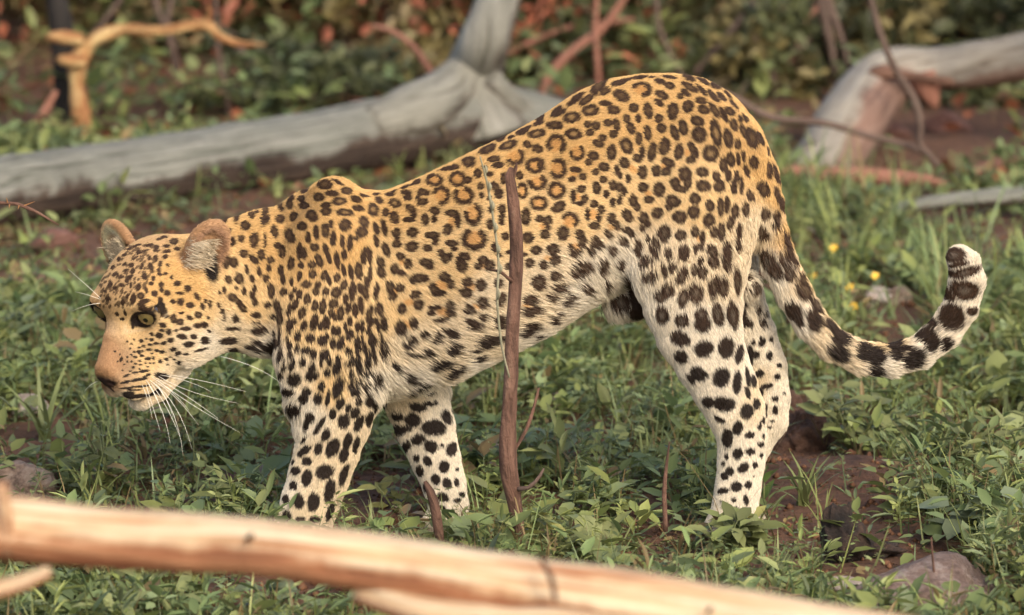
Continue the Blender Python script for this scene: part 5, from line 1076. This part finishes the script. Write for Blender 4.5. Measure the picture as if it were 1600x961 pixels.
# ------------------------------------------------------------------ plants one can tell apart
def leaf_mesh_unit(tone, wid, name="leaf", tv=LEAF_V, tf=LEAF_F, droop=.25):
    one = np.array([[1., 0, 0]])
    V, F = leaves(np.zeros((1, 3)), one, np.array([[0, 0, 1.]]), np.ones(1), np.array([wid]), np.array([droop]), tv, tf)
    return mesh_from(name, V, F, leaf_m, smooth=False, attrs={"tint": np.repeat(np.array([tone]), len(V), 0)})
def place(me, name, parent, p, d, n, L):
    d = unit(np.asarray(d, float)); n = np.asarray(n, float); n = unit(n - d * (n @ d)); s = np.cross(n, d)
    o = link(name, me, parent)
    from mathutils import Matrix
    M = Matrix(((d[0] * L, s[0] * L, n[0] * L, p[0]), (d[1] * L, s[1] * L, n[1] * L, p[1]), (d[2] * L, s[2] * L, n[2] * L, p[2]), (0, 0, 0, 1)))
    o.matrix_parent_inverse = Matrix.Translation(-parent.location) if parent else Matrix()
    o.matrix_basis = M
    return o
stem_m = NT("stem"); stem_m.base(stem_m.mix(0., (.13, .15, .05), (0, 0, 0))); stem_m.set(Roughness=.6)
def plant(name, px, py, hpx, nst, nl, Lpx, tone, label, cat="plant", wid=.55, spread=.5, seed=0, kind="leaf", upright=.35, group=None):
    r2 = np.random.default_rng(seed + 500)
    base = Pg(px, py); k = np.linalg.norm(base - CAM) / DIST * PX
    root = link(name, None); root.location = base; tag(root, label, cat, group)
    meshes = [leaf_mesh_unit(np.array(tone) * f, wid * r2.uniform(.8, 1.2)) for f in (.75, 1.0, 1.25)] if kind == "leaf" else [leaf_mesh_unit(np.array(tone) * f, wid, "blade", BLADE_V, BLADE_F, .45) for f in (.75, 1.0, 1.25)]
    if kind == "blade":
        for i in range(nl):
            az = r2.uniform(0, 6.28); el = np.pi / 2 - abs(r2.normal(0, spread))
            d = (math.cos(az) * math.cos(el), math.sin(az) * math.cos(el), math.sin(el)); n = (-math.cos(az) * math.sin(el), -math.sin(az) * math.sin(el), math.cos(el))
            place(meshes[i % 3], "blade", root, base + np.array((r2.normal(0, 4), r2.normal(0, 4), 0)) * k, d, n, hpx * k * r2.uniform(.6, 1.15))
        return root
    for j in range(nst):
        a0 = r2.uniform(0, 6.28); ln = spread * r2.uniform(.3, 1) if nst > 1 else spread * .2
        d0 = unit(np.array((math.cos(a0) * ln, math.sin(a0) * ln * .7, 1))); h = hpx * k * r2.uniform(.75, 1.05)
        p0 = base + np.array((math.cos(a0), math.sin(a0), 0)) * 3 * k
        mid = p0 + d0 * h * .5 + np.array((0, 0, .04 * h)); tip = p0 + d0 * h
        so = link("stem", mesh_from("stem", *tube([p0 - d0 * .01, mid, tip], [.0022, .0017, .0008], 5), stem_m.m), root)
        so.location = -base; 
        for i in range(nl):
            t = .2 + .8 * (i + r2.uniform(0, .6)) / nl; az = a0 + i * 2.4 + r2.normal(0, .3); el = r2.normal(upright, .3)
            p = p0 + (tip - p0) * min(t, 1)
            d = np.array((math.cos(az) * math.cos(el), math.sin(az) * math.cos(el), math.sin(el)))
            n = np.array((-math.cos(az) * math.sin(el), -math.sin(az) * math.sin(el), math.cos(el))) + r2.normal(0, .2, 3) + np.array((0, -.35, 0))
            place(meshes[i % 3], "leaf", root, p + d * .12 * Lpx * k, d, n, Lpx * k * r2.uniform(.7, 1.2))
    return root
g1, g2, g3, g4 = (.17, .19, .075), (.19, .22, .08), (.16, .195, .11), (.235, .235, .08)
plant("grass_tuft", 1258, 790, 88, 1, 22, 0, g2, "bright grass tuft on red soil just right of the hind paw", "grass tuft", wid=.085, spread=.42, seed=1, kind="blade")
plant("leafy_bush", 1335, 712, 118, 7, 8, 38, g1, "bushy round leaved plant right of the hind leg below the tail", "plant", spread=.9, seed=2)
plant("broad_leaf_herb", 1530, 850, 100, 4, 6, 56, g3, "plant with large pale rounded leaves right above the boulder", "plant", wid=.8, spread=.7, seed=3, upright=.1)
plant("leafy_sapling", 1555, 760, 120, 5, 8, 46, g1, "narrow leaved seedling clump at the right edge", "plant", wid=.36, spread=.8, seed=4)
plant("broad_leaf_herb", 1395, 815, 84, 4, 6, 36, g2, "light green herb on red soil between grass tuft and boulder", "plant", wid=.6, spread=.7, seed=5)
plant("broad_leaf_herb", 945, 915, 78, 4, 5, 52, g2, "broad leaved herb behind the pale branch, below the leopard's belly", "plant", wid=.75, spread=.8, seed=6, upright=.2)
plant("broad_leaf_herb", 800, 890, 90, 5, 6, 50, g4, "blurred yellowish green herb at the foot of the upright stick", "plant", wid=.6, spread=.8, seed=7)
plant("broad_leaf_herb", 880, 870, 76, 4, 6, 40, g2, "green herb just right of the upright stick's foot", "plant", wid=.55, spread=.8, seed=8)
plant("broad_leaf_herb", 712, 880, 80, 4, 6, 44, g2, "green herb hiding the far front paw", "plant", wid=.6, spread=.8, seed=9)
plant("broad_leaf_herb", 430, 955, 66, 3, 5, 50, g3, "blue green leaved herb below the pale front branch", "plant", wid=.72, spread=.8, seed=10, upright=.15)
plant("broad_leaf_herb", 300, 950, 60, 3, 5, 40, g2, "green herb below the pale front branch, left of the blue green one", "plant", wid=.6, spread=.8, seed=11)
plant("herb_stalk", 116, 780, 110, 1, 8, 28, g2, "single leafy stalk right of the tan stone", "plant", wid=.6, spread=.2, seed=12)
plant("herb_stalk", 172, 780, 118, 2, 7, 30, g1, "two stemmed leafy herb under the leopard's chin", "plant", wid=.55, spread=.4, seed=13)
plant("herb_stalk", 308, 775, 120, 1, 9, 24, g4, "tall yellowish seed stalk under the leopard's whiskers", "plant", wid=.4, spread=.2, seed=14)
plant("herb_stalk", 345, 790, 80, 3, 7, 30, g2, "low leafy herb left of the near front leg", "plant", wid=.6, spread=.6, seed=15)
plant("grass_tuft", 70, 690, 120, 1, 16, 0, g2, "long bladed grass tuft left of the leopard's chin", "grass tuft", wid=.07, spread=.35, seed=16, kind="blade")
plant("grass_tuft", 150, 740, 80, 1, 20, 0, g1, "dense grass tuft below the leopard's chin", "grass tuft", wid=.07, spread=.5, seed=17, kind="blade")
plant("leafy_bush", 1115, 838, 92, 5, 7, 34, g2, "leafy herb growing against the near hind leg's front", "plant", spread=.8, seed=18)
plant("broad_leaf_herb", 1172, 862, 74, 5, 6, 44, g2, "broad leaved herb in front of the near hind paw", "plant", wid=.6, spread=.8, seed=31)
plant("broad_leaf_herb", 1128, 868, 70, 5, 7, 40, g1, "rounded leafy herb left of and before the near hind paw", "plant", wid=.62, spread=.8, seed=32)
plant("leafy_bush", 1160, 846, 44, 5, 6, 34, g4, "short yellowish herb right up against the near hind paw", "plant", wid=.5, spread=1.0, seed=33)
plant("leafy_bush", 1010, 720, 100, 5, 8, 30, g1, "bushy herb under the leopard's hindquarters", "plant", spread=.9, seed=19)
plant("leafy_bush", 900, 740, 90, 5, 8, 28, g3, "grey green bushy herb right of the upright stick", "plant", spread=.9, seed=20)
plant("tall_leaf", 1190, 806, 66, 1, 3, 42, (.13, .20, .05), "bright single leaf standing against the hind leg's heel", "plant", wid=.5, spread=.1, seed=21, upright=1.1)
plant("leafy_bush", 620, 800, 62, 4, 7, 30, g4, "yellowish herb between the two front legs", "plant", spread=.8, seed=22)
plant("leafy_bush", 60, 560, 100, 5, 8, 34, g3, "dark bushy herb left of the leopard's face", "plant", spread=.9, seed=23)
plant("grass_tuft", 1540, 600, 90, 1, 24, 0, g1, "grass tuft at the right edge below the tail's end", "grass tuft", wid=.06, spread=.55, seed=24, kind="blade")
plant("broad_leaf_herb", 1200, 920, 66, 5, 6, 36, g1, "dark green herb behind the pale branch's lower right end", "plant", wid=.55, spread=.9, seed=25)
yel = NT("petal"); yel.base(yel.mix(0., (.75, .46, .03), (0, 0, 0))); yel.set(Roughness=.5)
def flower(px, py, label, seed):
    r2 = np.random.default_rng(seed); y = Pg(px, py + 40)[1]
    c = P(px, py, y); root = link("yellow_flower", None); root.location = c
    tag(root, label, "flower", "yellow flowers in the grass")
    g = np.array((c[0], c[1], float(gz(c[0], c[1]))))
    s = link("stem", mesh_from("stem", *tube([g - c, (g - c) * .4 + (.006, 0, 0), np.zeros(3)], [.002, .0015, .001], 5), stem_m.m), root)
    V, F = leaves(np.zeros((1, 3)), np.array([[1., 0, 0]]), np.array([[0, 0, 1.]]), np.ones(1), np.array([.8]), np.array([-.2]))
    me = mesh_from("petal", V, F, yel.m, smooth=False)
    for i in range(5):
        az = i * 1.2566 + .4
        n = unit(np.array((r2.normal(0, .2), -.8, .6))); u = unit(np.cross(n, (1, 0, 0))); v = np.cross(n, u)
        d = u * math.cos(az) + v * math.sin(az)
        o = place(me, "petal", root, c, d, n, .0105)
for i, (a, b, l) in enumerate([(1303, 388, "topmost yellow flower, just right of the tail"), (1270, 431, "yellow flower touching the tail's right side"), (1368, 431, "brightest yellow flower, above the pale pink stone"),
                               (1328, 449, "pale yellow flower left of the pale pink stone"), (1334, 478, "lowest yellow flower inside the tail's curve")]): flower(a, b, l, i)

# ------------------------------------------------------------------ shrubs behind
def shrub(px, py, y, wpx, hpx, nleaf, tones, label, seed, name="shrub", L=.05, cat="shrub", dens=.6):
    r2 = np.random.default_rng(seed + 900)
    p = P(px, py, y); k = np.linalg.norm(p - CAM) / DIST * PX
    base = np.array((p[0], y, float(gz(p[0], y)))); h = hpx * k; w_ = wpx * k / 2
    root = link(name, None); root.location = base; tag(root, label, cat)
    nleaf = int(nleaf * .72); S = Sheaf(); nc = 26
    cc = np.stack([r2.normal(0, .5, nc) * w_, r2.normal(0, .4, nc) * w_, r2.uniform(.12, 1, nc) * h], 1)
    ci = r2.integers(0, nc, nleaf)
    pos = cc[ci] + r2.normal(0, .17, (nleaf, 3)) * np.array((w_, w_, h * .8)) * dens / .6
    pos[:, 2] = np.abs(pos[:, 2])
    d = r2.normal(0, 1, (nleaf, 3)); n = r2.normal(0, .6, (nleaf, 3)) + (0, -.2, .9)
    LL = L * r2.uniform(.5, 1.4, nleaf)
    V, F = leaves(pos, d, n, LL, LL * r2.uniform(.4, .65, nleaf), r2.uniform(0, .4, nleaf))
    green = [t for t in tones if t is not RD]
    tn = np.array(green)[r2.integers(0, len(green), nc)][ci]
    if RD in tones:
        tn = np.where((r2.random((nleaf, 1)) < .13) | ((ci % 9 == 0)[:, None] & (r2.random((nleaf, 1)) < .5)), np.array(RD), tn)
    tn = tn * r2.uniform(.6, 1.4, (nleaf, 1))
    S.add(V, F, tn, len(LEAF_V))
    fo = link("foliage", S.mesh("foliage", leaf_m), root)
    for j in range(11):
        t = cc[r2.integers(0, nc)] * r2.uniform(.9, 1.45)
        m = t * .5 + np.array((r2.normal(0, .1) * w_, r2.normal(0, .1) * w_, .1 * h))
        limb("stem", [(np.array((r2.normal(0, .03), r2.normal(0, .03), -.03)), .012 + .01 * r2.random()), (m, .009), (t, .004)], (grey_twig, red_twig, grey_twig)[j % 3], root, seg=.05, n=7)
    return root
OL, DG, MG, RD, YG = (.16, .12, .055), (.065, .072, .034), (.095, .105, .042), (.42, .15, .085), (.19, .155, .06)
SH = [(20, 170, 6.3, 420, 330, 2600, (OL, YG, RD, OL), "olive shrub with rusty leaves at the upper left corner", .06),
      (250, 150, 6.2, 330, 190, 2400, (DG, MG, OL), "dark green shrub behind the orange dead branch", .05),
      (420, 120, 6.1, 420, 260, 2600, (OL, RD, OL, MG), "olive and rust shrub above the middle of the grey log", .06),
      (590, 110, 5.8, 380, 240, 2600, (OL, RD, YG, OL), "shrub speckled with rust red leaves left of the forking limb", .06),
      (480, 170, 5.2, 300, 90, 1500, (DG, MG), "low dark shrub hugging the grey log's far side", .045),
      (890, 90, 5.7, 340, 220, 2200, (OL, DG, MG, RD), "dark olive shrub over the leopard's lower back", .06),
      (1040, 70, 6.0, 340, 240, 2200, (DG, MG, OL), "dark green shrub above the leopard's rump", .06),
      (1215, 140, 5.3, 210, 130, 1600, (MG, MG, YG, DG), "brighter green shrub between rump and arched trunk", .045),
      (1240, 60, 6.4, 420, 300, 2400, (OL, MG, DG), "tall olive shrub behind the brighter green one", .06),
      (1450, 60, 5.7, 400, 230, 2400, (MG, DG, YG), "deep green shrub above the arched trunk", .06),
      (1620, 90, 5.5, 340, 230, 2000, (DG, MG), "dark green shrub at the upper right corner", .06),
      (1520, 170, 5.15, 260, 80, 1200, (MG, DG), "low green shrub seen beneath the arched trunk", .045),
      (-160, 150, 6.5, 380, 300, 1800, (OL, DG), "olive shrub beyond the left edge beside the rusty one", .06),
      (760, 60, 6.6, 420, 300, 2200, (OL, RD, DG), "rust flecked shrub directly behind the forking limb", .07),
      (300, 20, 7.0, 520, 300, 2400, (OL, OL, RD, YG), "broad tawny shrub farther behind the orange dead branch", .07),
      (1000, 10, 7.2, 520, 300, 2200, (OL, DG, RD), "broad brownish shrub farther behind the rump", .07)]
for i, (a, b, y, w_, h, n, tn, lab, L) in enumerate(SH): shrub(a, b, y, w_, h, n, tn, lab, i, L=L)
